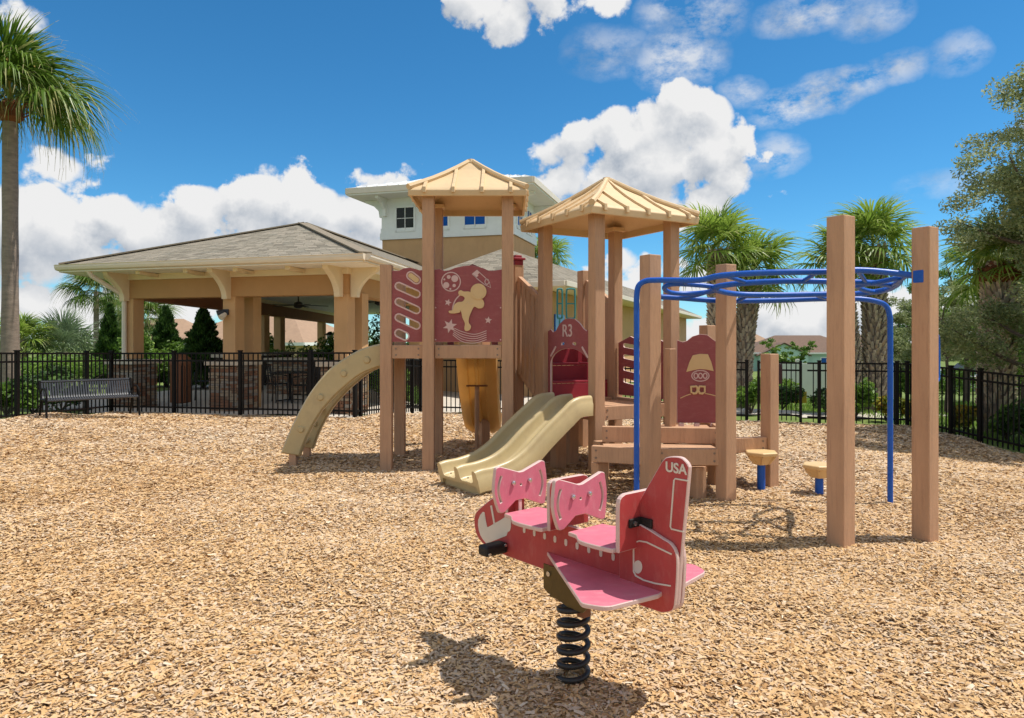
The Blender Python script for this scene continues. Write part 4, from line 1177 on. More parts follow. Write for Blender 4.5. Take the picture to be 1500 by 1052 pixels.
G1 = 'shrubs beyond the fence'
bush(8, 13.4, .9, .62, MT['leaf_green'], 'bright green shrub at the foot of the tall palm', seed=1, group=G1, size=.06)
bush(48, 13.9, 1.0, .95, MT['leaf_dark'], 'dark green shrub behind the left end of the bench', 3000, .055, 2, group=G1)
bush(90, 15.2, .8, .5, MT['leaf_dark'], 'low dark shrub seen under the bench', 1600, .05, 3, group=G1)
bush(100, 20, 3.2, 1.1, MT['leaf_green'], 'loose yellow-green shrub seen over the bench back', 6000, .05, 4, group=G1)
bush(212, 24, 1.3, 1.9, MT['leaf_green'], 'yellow-green shrub between the two left conifers', 3600, .06, 5, group=G1)
bush(268, 25, 1.2, 1.6, MT['leaf_green'], 'pale green shrub between the two right conifers', 3200, .06, 6, group=G1)
bush(385, 27, 1.9, 1.3, MT['leaf_green'], 'light green shrub behind the middle pavilion column', 3600, .06, 7, group=G1)
bush(408, 29, 1.0, 2.0, MT['leaf_green'], 'upright light shrub around the left lantern', 2600, .06, 8, group=G1)
bush(475, 28, 1.6, 2.1, MT['leaf_green'], 'tall green shrub around the right lantern', 4200, .06, 9, group=G1)
bush(545, 27, 2.2, 2.6, MT['leaf_green'], 'large sunlit shrub right of the pavilion corner column', 5200, .065, 10, group=G1)
bush(562, 18.5, .9, .9, MT['leaf_green'], 'leafy shrub seen under the arched climber', 2200, .05, 11, group=G1)
bush(600, 17.6, .8, .55, MT['leaf_green'], 'spiky low shrub seen between the left tower posts', 1500, .09, 12, group=G1, asp=.12)
bush(1100, 16.2, .7, .75, MT['leaf_green'], 'green shrub behind the hinge side of the gate', 2000, .045, 13, group=G1)
bush(1128, 19.5, 1.3, 1.0, MT['leaf_green'], 'rounded bright shrub seen through the gate', 3000, .05, 14, group=G1)
bush(1146, 18.2, .8, .6, MT['leaf_dark'], 'low dark shrub in front of the white vinyl fence', 1700, .045, 15, group=G1)
bush(1214, 16.2, .8, .62, MT['leaf_dark'], 'dark shrub touching the near square post', 1800, .045, 16, group=G1)
bush(1252, 15.4, .8, .8, MT['leaf_green'], 'fresh green shrub beneath the thin palm', 2200, .05, 17, group=G1)
bush(1298, 14.8, .36, .5, MT['leaf_croton'], 'yellow-green croton by the blue leg', 500, .07, 18, group=G1)
bush(1330, 15.0, .36, .5, MT['leaf_croton'], 'yellow croton at the bend in the fence', 500, .07, 19, group=G1)
bush(1416, 13.2, .34, .5, MT['leaf_croton'], 'orange croton left of the thick palm trunk', 450, .07, 20, group=G1)
bush(1473, 12.3, .55, .55, MT['leaf_green'], 'yellow-green bedding plant right of the thick palm trunk', 1000, .07, 21, group=G1)
bush(1512, 11.6, .9, .75, MT['leaf_dark'], 'dark green shrub at the right end of the fence', 2000, .05, 22, group=G1)
bush(1368, 26, 2.4, 1.4, MT['leaf_green'], 'wide green shrub beyond the far square post', 3600, .06, 23, group=G1)
bush(1470, 25, 2.8, 1.4, MT['leaf_green'], 'wide hedge-like shrub behind the thick palm trunk', 3800, .06, 24, group=G1)


def tree(x, y, h, crown, n, m, label, seed, size=.07, group=None, nlimb=9, tr=.12, name='leafy_tree', gap=.8, ncl=26):
    q = random.Random(seed); z = gz(x, y); t = thing(name, label, 'tree', (x, y, z), group)
    zc, rx, rz = crown
    trunk = MB().tube(catmull([(x, y, z - .2), (x + .05, y, z + h * .35), (x - .05, y + .05, z + h * .7), (x + .03, y, z + h * .95)], 4), [tr * (1 - .8 * i / 12) for i in range(13)], 9).obj('trunk', MT['oakbark'], t, sm=True)
    cs = []
    for k in range(nlimb):
        a = k * 2.4 + q.uniform(-.4, .4); f = q.uniform(.2, .75); p0 = Vector((x, y, z + h * f)); el_ = q.uniform(.1, 1.0); L_ = rx * q.uniform(.6, 1.05)
        p1 = Vector((x + L_ * math.cos(a), y + L_ * math.sin(a), min(z + h * f + L_ * math.sin(el_) + .3, zc + rz)))
        mid = p0.lerp(p1, .5) + Vector((0, 0, -.1)); pts = catmull([p0, mid, p1], 4); MB().tube(pts, [tr * .45 * (1 - .85 * i / 8) for i in range(9)], 6).obj('limb', MT['oakbark'], t, sm=True)
        for j in range(5):
            f2 = .35 + .65 * j / 4; p = p0.lerp(p1, f2) + Vector((q.uniform(-.4, .4), q.uniform(-.4, .4), q.uniform(-.25, .45))) * rx * .4; cs.append((p.x, p.y, p.z, rx * q.uniform(.12, .26) * gap, rz * q.uniform(.08, .18) * gap))
    for k in range(ncl):
        u = Vector((q.gauss(0, 1), q.gauss(0, 1), q.gauss(0, 1))).normalized() * q.random() ** .4; cs.append((x + u.x * rx, y + u.y * rx, zc + u.z * rz, rx * q.uniform(.1, .24) * gap, rz * q.uniform(.07, .15) * gap))
    leaf_cloud('crown', cs, n, size, m, t, .4); return t


tree(9.2, 11.7, 4.7, (4.3, 1.8, 1.95), 86000, MT['leaf_oak'], 'tall olive-leaved oak overhanging the fence at the right edge', 1, .033, tr=.14, nlimb=18, gap=.95, ncl=105)
tree(PX(1352, 0, 21).x, 21, 3.3, (1.9, 1.3, 1.5), 16000, MT['leaf_oak'], 'thin grey-green tree beyond the two square posts', 2, .036, tr=.07, gap=.75)
tree(PX(1415, 0, 24).x, 24, 4.2, (2.5, 2.0, 1.9), 20000, MT['leaf_green'], 'sunlit green tree behind the thick palm crown', 3, .045)
tree(PX(1500, 0, 23).x, 23, 4.5, (2.6, 2.2, 2.2), 16000, MT['leaf_green'], 'green tree at the right edge behind the oak', 4, .07)
tree(PX(1152, 0, 24).x, 24, 1.55, (.95, .85, .65), 3600, MT['leaf_green'], 'small yellow-green tree in front of the teal house', 5, .05, tr=.05)
tree(PX(1330, 0, 40).x, 40, 4.5, (2.3, 2.4, 1.8), 5000, MT['leaf_dark'], 'dark round tree across the road by the white car', 6, .12)
tree(PX(1385, 0, 17).x, 17, 2.9, (1.75, 1.0, 1.1), 12000, MT['leaf_oak'], 'slight grey-green tree just right of the far square post', 8, .034, tr=.05)
tree(PX(1318, 0, 27).x, 27, 3.6, (1.6, 1.4, 1.7), 12000, MT['leaf_oak'], 'olive tree behind the blue leg', 9, .045, tr=.07)
tree(PX(1450, 0, 18.5).x, 18.5, 2.8, (1.4, 1.4, 1.1), 12000, MT['leaf_green'], 'low spreading green tree behind the thick palm trunk', 10, .045, tr=.06)
tree(PX(1560, 0, 20).x, 20, 5.5, (3.6, 2.4, 2.4), 9000, MT['leaf_oak'], 'oak just beyond the right edge of the fence', 7, .08)

# far-off wood that closes the horizon
cs = [(x, 150 + 12 * math.sin(x * .13), gz(x, 150) + 1.6 + 1.2 * math.sin(x * .31), 5 + 2 * math.sin(x * .7), 2.2 + .8 * math.sin(x * .45)) for x in np.arange(-220, 221, 5.0)]
o_ = leaf_cloud('far_treeline', cs, 34000, .42, MT['leaf_dark'], None, .6); tag(o_, 'far-off line of dark trees along the horizon', 'treeline', kind='stuff')
V = []
gx, gy = rng.uniform(7.8, 15, 26000), rng.uniform(9, 26, 26000)
k = (gx > np.interp(gy, [9, 10.8, 13.6, 13.7, 26], [8.2, 8.1, 7.8, 6, 6])); gx, gy = gx[k], gy[k]
gh = .05 + .07 * rng.random(len(gx)); ga = rng.random(len(gx)) * 6.28; gzz = gz_np(gx, gy) - .06
b0 = np.stack([gx, gy, gzz], -1); sd = np.stack([np.cos(ga), np.sin(ga), 0 * ga], -1) * .012; tp = b0 + np.stack([rng.normal(0, .025, len(gx)), rng.normal(0, .025, len(gx)), gh], -1)
V4 = np.stack([b0 - sd, b0 + sd, tp + sd * .3, tp - sd * .3], 1)
o_ = quads('grass', V4, rng.normal(.6, .18, len(gx)), MT['leaf_green']); tag(o_, 'short green grass beyond the right-hand fence', 'grass', kind='stuff')

# ------------------------------------------------------------------ play structure
PS = thing('play_structure', 'tan lumber playground tower set with two peaked roofs, slides and blue overhead rings', 'play structure', (.4, 8.2, 0))
A29 = R(29); ea = Vector((math.cos(A29), math.sin(A29), 0)); eb = Vector((-math.sin(A29), math.cos(A29), 0))
HD = [MT['maroon'], MT['rim']]
MT['bolt_dull'] = mat('dull_bolt_steel', srgb(140, 122, 108), .45, .15, 30, metal=.6)


def post(x, y, zt, rot=0.0, w=.132, cap=True):
    z0 = gz(x, y) - .12
    return MB().box((x, y, (z0 + zt) / 2), (w, w, zt - z0), rot).obj('post', MT['lumber'], PS, bevel=.007)


def beam(p, q, z0, z1, w=.075, name='beam', m=None):
    o = MB().bar((*p[:2], (z0 + z1) / 2), (*q[:2], (z0 + z1) / 2), w, z1 - z0).obj(name, m or MT['lumber'], PS, bevel=.005)
    p, q = Vector((*p[:2], (z0 + z1) / 2)), Vector((*q[:2], (z0 + z1) / 2)); u = (q - p).normalized(); n_ = Vector((u.y, -u.x, 0)) * (w / 2)
    for c in (p + u * .045, q - u * .045):
        for dz in (-.035, .035):
            c2 = c + n_ + Vector((0, 0, dz)); MB().tube([c2 - n_ * .05, c2 + n_ * .12], .011, 8).obj('bolt', MT['bolt_dull'], o)
    return o


# tower one
T1 = dict(x0=-1.43, x1=-.945, x2=-.05, y0=8.1, y1=9.0)
for x, y, zt in ((-1.43, 8.1, 2.31), (-.945, 8.05, 3.13), (-.05, 8.1, 3.13), (-1.42, 9.0, 2.31), (-.945, 9.02, 3.13), (-.05, 9.02, 3.13)): post(x, y, zt)
DZ = 1.395
for p, q in (((-1.36, 8.08), (-1.015, 8.08)), ((-.875, 8.08), (-.12, 8.08)), ((-1.36, 9.03), (-.12, 9.03)), ((-.05, 8.17), (-.05, 8.95)), ((-1.43, 8.17), (-1.43, 8.93))): beam(p, q, DZ - .15, DZ)
for k in range(6):
    y = 8.19 + k * .147; MB().box((-.75, y, DZ - .02), (1.28, .137, .035)).obj('deck_board', MT['lumber'], PS, bevel=.004)


def roof(c, half, rot, ze, zp, rim, n_rib, leg):
    """pyramid play roof with a turned-down rim and raised seams"""
    ca, sa = Vector((math.cos(rot), math.sin(rot), 0)), Vector((-math.sin(rot), math.cos(rot), 0)); c = Vector((*c, 0))
    z3 = lambda a, b, z: tuple(c + ca * a + sa * b + Vector((0, 0, z)))
    m_ = MB()
    def ring(h, z): return [z3(-h, -h, z), z3(h, -h, z), z3(h, h, z), z3(-h, h, z)]
    rows = [ring(half - .035, ze - .005), ring(half - .03, ze - rim), ring(half, ze - rim), ring(half + .01, ze - .01), ring(half - .02, ze + .02)]
    for f in (.25, .5, .75): rows.append(ring((half - .02) * (1 - f), ze + .02 + (zp - ze - .02) * (f - .055 * math.sin(math.pi * f))))
    rows.append(ring(.03, zp))
    m_.grid(rows, closed=True).add(rows[-1], [(0, 1, 2, 3)])
    under = [ring(half - .035, ze - .005)] + [ring((half - .04) * (1 - f), ze - .01 + (zp - ze - .06) * f) for f in (.3, .6, .97)]
    m_.grid([r_[::-1] for r_ in under], closed=True)
    rf = m_.obj('roof', MT['rooftan'], PS, bevel=.008)
    def surf(h_out, lat, sdn):
        f = 1 - h_out / (half - .02); z = ze + .02 + (zp - ze - .02) * (f - .055 * math.sin(math.pi * f)); p = {0: (lat, -h_out), 1: (h_out, lat), 2: (-lat, h_out), 3: (-h_out, -lat)}[sdn]
        return Vector(z3(p[0], p[1], z))
    for sdn in range(4):
        for k in range(n_rib):
            lat = (-1 + 2 * (k + .5) / n_rib) * half * .98
            hs = np.linspace(half + .012, max(abs(lat) + .012, .05), 5)
            pts = [surf(h, lat, sdn) + Vector((0, 0, .012)) for h in hs]
            rb = MB(); nrm = Vector((0, 0, 1)); dn = pts[0] + Vector((0, 0, -rim * .75)) ; out = {0: -sa, 1: ca, 2: sa, 3: -ca}[sdn]
            for a, b in zip(pts[:-1], pts[1:]): rb.bar(a, b, .038, .03)
            rb.bar(pts[0] + out * .006 + Vector((0, 0, .01)), dn + out * .010, .038, .026, up=out); rb.obj('roof_seam', MT['rooftan'], rf, bevel=.005)
        for_h = [surf(h, h, sdn) + Vector((0, 0, .02)) for h in np.linspace(half + .005, .03, 6)]
        MB().tube(for_h, [.036, .032, .03, .03, .03, .03], 8).obj('hip_cap', MT['rooftan'], rf, sm=True)
    MB().tube([z3(0, 0, zp - .02), z3(0, 0, zp + .03), z3(0, 0, zp + .035)], [.06, .045, .01], 8).obj('peak_cap', MT['rooftan'], rf, sm=True)
    for a, b in leg: MB().box(z3(a, b, ze - rim * .55 + .05), (.18, .18, .05), rot).obj('post_collar', MT['rooftan'], rf, bevel=.006)


roof((-.495, 8.56), .655, 0.0, 3.135, 3.60, .075, 4, [(-.45, -.46), (.45, -.46), (-.45, .46), (.45, .46)])
roof((1.115, 8.36), .74, A29, 2.855, 3.335, .085, 5, [(-.525, -.525), (.525, -.525), (-.525, .525), (.525, .525)])

# slotted half panel and space panel on tower one; drawn coordinates (zx, zy) of a 5x survey of the board
YP = 8.06
pz = lambda zx, zy: ((540 + zx * .19967 - 750) * YP / F, EYE - (370 + zy * .19967 - 500) * YP / F)
PM = frame((0, YP, 0), (1, 0, 0), (0, 0, 1))
PMo = lambda off: frame((0, YP - off, 0), (1, 0, 0), (0, 0, 1))
arch = [(172, 655), (172, 135), (225, 135), (255, 118), (300, 112), (345, 122), (372, 132), (408, 128), (408, 655)]
slots = [((310, 170), (352, 202), 24), ((222, 247), (352, 305), 22), ((222, 362), (352, 422), 22), ((222, 477), (352, 536), 22), ((222, 592), (268, 614), 24)]
fx = lambda pts: [pz(*p) for p in pts]
sm_ = .001548
holes = [stadium(pz(*a), pz(*b), r_ * sm_) for a, b, r_ in slots[1:]]
sp_ = plate('slot_panel', fx(arch), PM, .02, HD, PS, holes)
for a, b, r_ in slots:
    o_, i_ = stadium(pz(*a), pz(*b), (r_ + 9) * sm_), stadium(pz(*a), pz(*b), r_ * sm_); plate('slot_rim', o_, PMo(.0115), .006, MT['rim'], sp_, [i_])
plate('name_badge', stadium(pz(*slots[0][0]), pz(*slots[0][1]), 18 * sm_), PMo(.011), .006, MT['cream'], sp_)
big_arch = [(478, 655), (478, 128), (520, 122), (555, 136), (590, 132), (640, 112), (700, 100), (740, 96), (790, 102), (840, 116), (880, 134), (920, 134), (985, 124), (985, 655)]
SPn = plate('space_panel', fx(big_arch), PM, .02, HD, PS)


def deco(name, outline, m, off=.012, th=.005, holes=()): return plate(name, fx(outline), PMo(off), th, m, SPn, [fx(h) for h in holes], bevel=.0006)


deco('moon', circle((605, 215), 72, 32), MT['rim'], holes=[circle((605, 215), 65, 32)])
for c, r_ in (((632, 192), 25), ((570, 240), 22), ((588, 180), 14), ((628, 243), 12), ((600, 268), 7), ((556, 198), 7)): deco('moon_crater', circle(c, r_, 16), MT['rim'])


def star(c, r_, rot, n=5, inn=.45):
    return [(c[0] + (r_ if k % 2 == 0 else r_ * inn) * math.cos(rot + math.pi * k / n), c[1] + (r_ if k % 2 == 0 else r_ * inn) * math.sin(rot + math.pi * k / n)) for k in range(2 * n)]


for c, r_, a in (((583, 367), 26, .3), ((878, 497), 27, .1), ((597, 540), 52, .25)): deco('star', star(c, r_, a - math.pi / 2, 5 if r_ < 40 else 6), MT['rim'])
for k in range(5):
    y0 = 556 + k * 12; e = 574 + k * 16
    deco('comet_trail', stroke([tuple(p[:2]) for p in catmull([(630 - k * 3, y0, 0), (690, y0 + 26 + k * 6, 0), (780, e + 26, 0), (865, e, 0)], 5)], 4.5), MT['rim'])
deco('rocket', stroke([(760, 160), (795, 130), (850, 180), (885, 215), (896, 258), (850, 235), (805, 200), (760, 160)], 5), MT['rim'])
deco('rocket_window', circle((868, 215), 17, 14, 22), MT['rim'], holes=[circle((868, 215), 12, 14, 16)])
deco('rocket_fin', [(762, 162), (795, 132), (815, 150), (800, 160), (806, 170), (788, 186)], MT['rim'])
deco('tether', stroke([tuple(p[:2]) for p in catmull([(670, 312, 0), (640, 345, 0), (622, 385, 0), (615, 420, 0)], 5)], 8), MT['rim'])
body = [(700, 288), (745, 290), (790, 330), (830, 340), (848, 372), (838, 405), (805, 410), (775, 398), (752, 440), (738, 478), (735, 515), (752, 540), (742, 568), (715, 576), (703, 556), (708, 520), (690, 480), (682, 440), (668, 420), (672, 438), (640, 446), (598, 446), (590, 430), (618, 422), (628, 388), (655, 366), (688, 362), (706, 340), (695, 322), (665, 312), (660, 290), (678, 278)]
AS = deco('astronaut_figure', [tuple(p[:2]) for p in catmull([(*p, 0) for p in body], 3, True)], MT['cream'], .02, .022)
deco('astronaut_helmet', circle((807, 288), 58, 24), MT['cream'], .026, .034)
deco('helmet_visor', circle((806, 290), 46, 24), MT['cream'], .0435, .004, [circle((806, 290), 41, 24)])
deco('figure_line', stroke([tuple(p[:2]) for p in catmull([(712, 376, 0), (728, 362, 0), (745, 384, 0), (768, 374, 0)], 4)], 5), MT['rooftan'], .032, .004)
for zx, zy in ((492, 405), (968, 405), (492, 640), (968, 640)): x, z = pz(zx, zy); MB().tube([(x, YP - .009, z), (x, YP - .016, z)], .009, 8).obj('bolt', MT['rim'], SPn)
# panels on the far sides of tower one
plate('back_panel', fx(big_arch), frame((0, 9.0, 0), (1, 0, 0), (0, 0, 1)), .02, HD, PS) if False else None
plate('rear_slide_hood', [(-.82, DZ), (-.82, 2.28), (-.5, 2.42), (-.18, 2.28), (-.18, DZ), (-.26, DZ), (-.26, 2.0), (-.5, 2.14), (-.74, 2.0), (-.74, DZ)], frame((0, 9.02, 0), (1, 0, 0), (0, 0, 1)), .025, HD, PS)
plate('climber_side_panel', [(.62 + .03, DZ + .03), (.03, DZ + .03)][::-1] + [(.66, 2.1), (.33, 2.2), (.03, 2.1)], frame((-1.42, 8.14, 0), (0, 1, 0), (0, 0, 1)), .02, HD, PS) if False else None

# arched climber on the left of tower one
out_ = [(-1.50, 1.40), (-1.68, 1.355), (-1.836, 1.285), (-2.075, 1.125), (-2.275, .90), (-2.434, .645), (-2.57, .363), (-2.65, .16)]
inn_ = [(-2.47, .13), (-2.38, .36), (-2.24, .61), (-2.08, .80), (-1.92, .95), (-1.76, 1.07), (-1.6, 1.14), (-1.50, 1.17)]
po = [tuple(p[:2]) for p in catmull([(*p, 0) for p in out_], 4)]; pi_ = [tuple(p[:2]) for p in catmull([(*p, 0) for p in inn_], 4)]
CL = None
for y in (8.25, 8.80):
    r_ = plate('climber_rail', po + pi_, frame((0, y, 0), (1, 0, 0), (0, 0, 1)), .105, MT['slide'], PS, bevel=.018); smooth(r_.data, 50)
    if CL is None: CL = r_
    for k in (5, 11, 17, 23):
        a, b = po[k], pi_[len(pi_) - 1 - k]; c = ((a[0] * .45 + b[0] * .55), (a[1] * .45 + b[1] * .55))
        MB().tube([(c[0], y - .05, c[1]), (c[0], y - .075, c[1])], [.045, .03], 12).obj('rung_boss', MT['slide'], r_, sm=True)
for k in (2, 8, 14, 20, 26):
    a, b = po[k], pi_[max(0, len(pi_) - 1 - k)]; c = ((a[0] * .35 + b[0] * .65), (a[1] * .35 + b[1] * .65))
    MB().tube(catmull([(c[0], 8.28, c[1]), (c[0] - .06, 8.4, c[1] - .05), (c[0] - .06, 8.65, c[1] - .05), (c[0], 8.77, c[1])], 4), .026, 8).obj('climber_rung', MT['slide'], PS, sm=True)
for y in (8.25, 8.80): MB().box((-2.54, y, .04), (.08, .08, .26)).obj('climber_foot', MT['lumber'], PS, bevel=.005)


def sweep(name, path, latv, section, parent, m, nsm=6):
    """path: (s, z) along dirv from p0; section: closed (w, h) loop"""
    pts = path; rows = []
    for i, p in enumerate(pts):
        t = (pts[min(i + 1, len(pts) - 1)] - pts[max(i - 1, 0)]).normalized(); up = latv.cross(t) ; up = -up if up.z < 0 else up
        rows.append([p + latv * w + up * h for w, h in section])
    n = len(section)
    mb = MB().grid(rows, closed=True).add(rows[0], [tuple(range(n))]).add(rows[-1], [tuple(range(n - 1, -1, -1))])
    bm = bmesh.new(); me = mb.mesh(name); bm.from_mesh(me); bmesh.ops.recalc_face_normals(bm, faces=bm.faces); bm.to_mesh(me); bm.free(); smooth(me, 50)
    return link(name, me, parent, m)


def trough(w, walls, t=.035, h=.13, th=.03):
    """slide section with rounded-top walls at the given lateral centres"""
    top = []
    for i, c in enumerate(walls):
        arc = [(c - t + t * (1 - math.cos(math.pi * k / 6)), h - t + t * math.sin(math.pi * k / 6)) for k in range(7)]
        if i > 0: top += [(c - t - .03, .0), (c - t - .008, .02)]
        top += arc
        if i < len(walls) - 1: top += [(c + t + .008, .02), (c + t + .03, .0)]
    return top + [(walls[-1] + t + .004, .055), (walls[-1] + t + .012, .045), (walls[-1] + t + .006, -th - .055), (walls[-1] + t - .03, -th - .06), (walls[-1] + t - .05, -th), (walls[0] - t + .05, -th), (walls[0] - t + .03, -th - .06), (walls[0] - t - .006, -th - .055), (walls[0] - t - .012, .045), (walls[0] - t - .004, .055)]


SD = Vector((-.79, -.61, 0)).normalized(); SLt = Vector((.61, -.79, 0)).normalized()
S0 = Vector((.60, 7.76, 0))
prof = catmull([(-.06, 0, .735), (.13, 0, .722), (.27, 0, .635), (.44, 0, .52), (.6, 0, .405), (.77, 0, .275), (.97, 0, .175), (1.19, 0, .125), (1.36, 0, .113), (1.42, 0, .10)], 5)
DSL = sweep('double_slide', [S0 + SD * p.x + Vector((0, 0, p.z)) for p in prof], SLt, trough(.64, [-.305, 0, .305]), PS, MT['slide'])
# moulded skirt under the exit
sk = MB(); rows = []
for s, zt in ((.70, .22), (.9, .15), (1.15, .10), (1.375, .085)):
    rows.append([S0 + SD * s + SLt * w + Vector((0, 0, z)) for w, z in ((-.28, -.1), (-.325, zt), (.325, zt), (.28, -.1))])
sk.grid(rows, closed=True).add(rows[0], [(3, 2, 1, 0)]).add(rows[-1], [(0, 1, 2, 3)]).obj('slide_foot', MT['slide'], DSL, bevel=.02)
for w in (-.15, .15):
    p = S0 + SD * 1.405 + SLt * w + Vector((0, 0, .13)); MB().tube([p, p + Vector((0, 0, .012))], .009, 8).obj('bolt', MT['steel'], DSL)
MB().bar(S0 + SD * .02 + SLt * -.32 + Vector((0, 0, .66)), S0 + SD * .02 + SLt * .32 + Vector((0, 0, .66)), .06, .05).obj('slide_bracket', MT['redstep'], DSL)

# yellow slide leaving the back of tower one
prof2 = catmull([(0, 0, 1.33), (.18, 0, 1.20), (.42, 0, .88), (.85, 0, .48), (1.25, 0, .24), (1.5, 0, .16), (1.62, 0, .14)], 5)
RS = sweep('rear_slide', [Vector((-.47 + .03 * p.x, 8.98 + p.x, p.z)) for p in prof2], Vector((1, 0, 0)),
           [(-.27, .20), (-.245, .22), (-.22, .20), (-.20, .03), (-.12, -.01), (.12, -.01), (.20, .03), (.22, .20), (.245, .22), (.27, .20), (.255, .0), (.17, -.06), (.12, -.07), (.1, -.045), (.03, -.045), (.015, -.075), (-.015, -.075), (-.03, -.045), (-.1, -.045), (-.12, -.07), (-.17, -.06), (-.255, .0)], PS, MT['rear_slide'])
MB().tube([(-.46, 9.34, -.1), (-.46, 9.34, .84)], .032, 10).obj('slide_support', MT['lumber'], PS, sm=True)
MB().bar((-.60, 9.34, .855), (-.32, 9.34, .855), .06, .02).obj('support_plate', MT['binbrown'], PS, bevel=.004)

# tower two
C2 = Vector((1.115, 8.36, 0)); hs = .525
FP_, LP_, RP_, BP_ = C2 - ea * hs - eb * hs, C2 - ea * hs + eb * hs, C2 + ea * hs - eb * hs, C2 + ea * hs + eb * hs
for p in (FP_, LP_, RP_, BP_): post(p.x, p.y, 2.84, A29)
D2 = .735
for p, q in ((FP_, RP_), (LP_, BP_), (RP_, BP_), (FP_, LP_)):
    u = (q - p).normalized(); beam(p + u * .07, q - u * .07, D2 - .15, D2)
for k in range(7):
    c = C2 + ea * (-.45 + k * .15); MB().box((c.x, c.y, D2 - .05), (.14, .93, .035), A29).obj('deck_board', MT['lumber'], PS, bevel=.004)
# arch panel with the printed mark over the double slide
AR = frame(LP_ + eb * 0, (FP_ - LP_), (0, 0, 1)); wA = (FP_ - LP_).length
ol = [(.08, D2 + .02), (.08, 1.56), (.14, 1.58), (.19, 1.545), (.25, 1.56), (.33, 1.64), (.43, 1.69), (.53, 1.70), (.64, 1.69), (.74, 1.64), (.82, 1.575), (.88, 1.55), (.93, 1.585), (.97, 1.58), (.97, D2 + .02)]
hole = [(.13, D2 + .05), (.13, 1.17)] + [(.525 - .395 * math.cos(math.pi * k / 14), 1.17 + .19 * math.sin(math.pi * k / 14)) for k in range(1, 14)] + [(.92, 1.17), (.92, D2 + .05)]
ol2 = [(.08, D2 + .02)] + ol[1:-1] + [(.97, D2 + .02), (.92, D2 + .02)] + hole[1:-1][::-1] + [(.13, D2 + .02)]
for i, (a, b) in enumerate((((.10, 1.12), (.10, 1.12)),)): pass
AP = plate('arch_panel', ol2, AR, .02, HD, PS, [stadium((.38, 1.41), (.42, 1.415), .018), stadium((.62, 1.415), (.66, 1.41), .018)])
ARo = frame(LP_ - ea * .012, (FP_ - LP_), (0, 0, 1))
text('panel_mark', 'R3', frame(LP_ - ea * .012 + (FP_ - LP_).normalized() * .5 + Vector((0, 0, 1.555)), FP_ - LP_, (0, 0, 1)), .20, .006, MT['core'], AP)
for a, b in (((.15, 1.27), (.25, 1.37)), ((.80, 1.37), (.90, 1.27))): plate('slot_line', stadium(a, b, .012), ARo, .006, MT['rim'], AP)

# stair up from tower two to the rear deck, with slatted railings
D3 = 1.375
UL, UR = LP_ + eb * .70, BP_ + eb * .70
P6a, P6b = UL + eb * .95, UR + eb * .95
post(UL.x, UL.y, 2.42, A29); post(UR.x, UR.y, 2.40, A29); post(P6b.x - .02, P6b.y, 2.62, A29); post(P6a.x, P6a.y, 2.3, A29)
cp = MB().box((UL.x + .0, UL.y, 2.45), (.125, .125, .07), A29).box((UL.x, UL.y, 2.50), (.17, .17, .03), A29).box((UL.x, UL.y, 2.53), (.10, .10, .04), A29).obj('post_finial', MT['redstep'], PS, bevel=.008)
for k in range(3):
    z1 = D2 + (D3 - D2) * (k + 1) / 3; s = .06 + .22 * k
    p, q = LP_ + eb * s + ea * .09, BP_ + eb * s - ea * .09
    MB().bar((p.x, p.y, z1 - .125), (q.x, q.y, z1 - .125), .03, .19).obj('stair_riser', MT['redstep'], PS, bevel=.004)
    p2, q2 = p + eb * .115, q + eb * .115
    MB().bar((p2.x, p2.y, z1 - .012), (q2.x, q2.y, z1 - .012), .26, .03).obj('stair_tread', MT['redstep'], PS, bevel=.004)
for p, q in ((UL, UR), (UL, P6a), (UR, P6b), (P6a, P6b)): beam(p, q, D3 - .15, D3)
for k in range(6):
    c = (UL + UR) / 2 + eb * (.08 + k * .155); MB().box((c.x, c.y, D3 - .02), (1.0, .145, .035), A29).obj('deck_board', MT['lumber'], PS, bevel=.004)
for a, b in ((LP_, UL), (BP_, UR)):
    t0, t1 = a + eb * .07, b - eb * .07
    zt0, zt1, zb0, zb1 = 1.93, 2.24, .72, 1.08
    rl = MB().bar((t0.x, t0.y, zt0), (t1.x, t1.y, zt1), .06, .07).obj('railing', MT['lumber'], PS, bevel=.005)
    MB().bar((t0.x, t0.y, zb0), (t1.x, t1.y, zb1), .06, .1).obj('bottom_rail', MT['lumber'], rl, bevel=.005)
    for k in range(5):
        f = (k + .5) / 5; p = t0.lerp(t1, f); za, zb = zb0 + (zb1 - zb0) * f - .03, zt0 + (zt1 - zt0) * f - .02
        MB().box((p.x - ea.x * .03, p.y - ea.y * .03, (za + zb) / 2), (.03, .075, zb - za), A29).obj('slat', MT['lumber'], rl, bevel=.004)
# slatted guard on the far side of the rear deck
for a, b in ():
    for k in range(5):
        p = a.lerp(b, (k + .8) / 5.6); MB().box((p.x, p.y, 1.75), (.03, .09, .75), A29).obj('guard_slat', MT['lumber'], PS, bevel=.004)
    MB().bar((*(a + eb * .07)[:2], 2.13), (*(b - eb * .07)[:2], 2.13), .05, .07).obj('guard_rail', MT['lumber'], PS, bevel=.004)
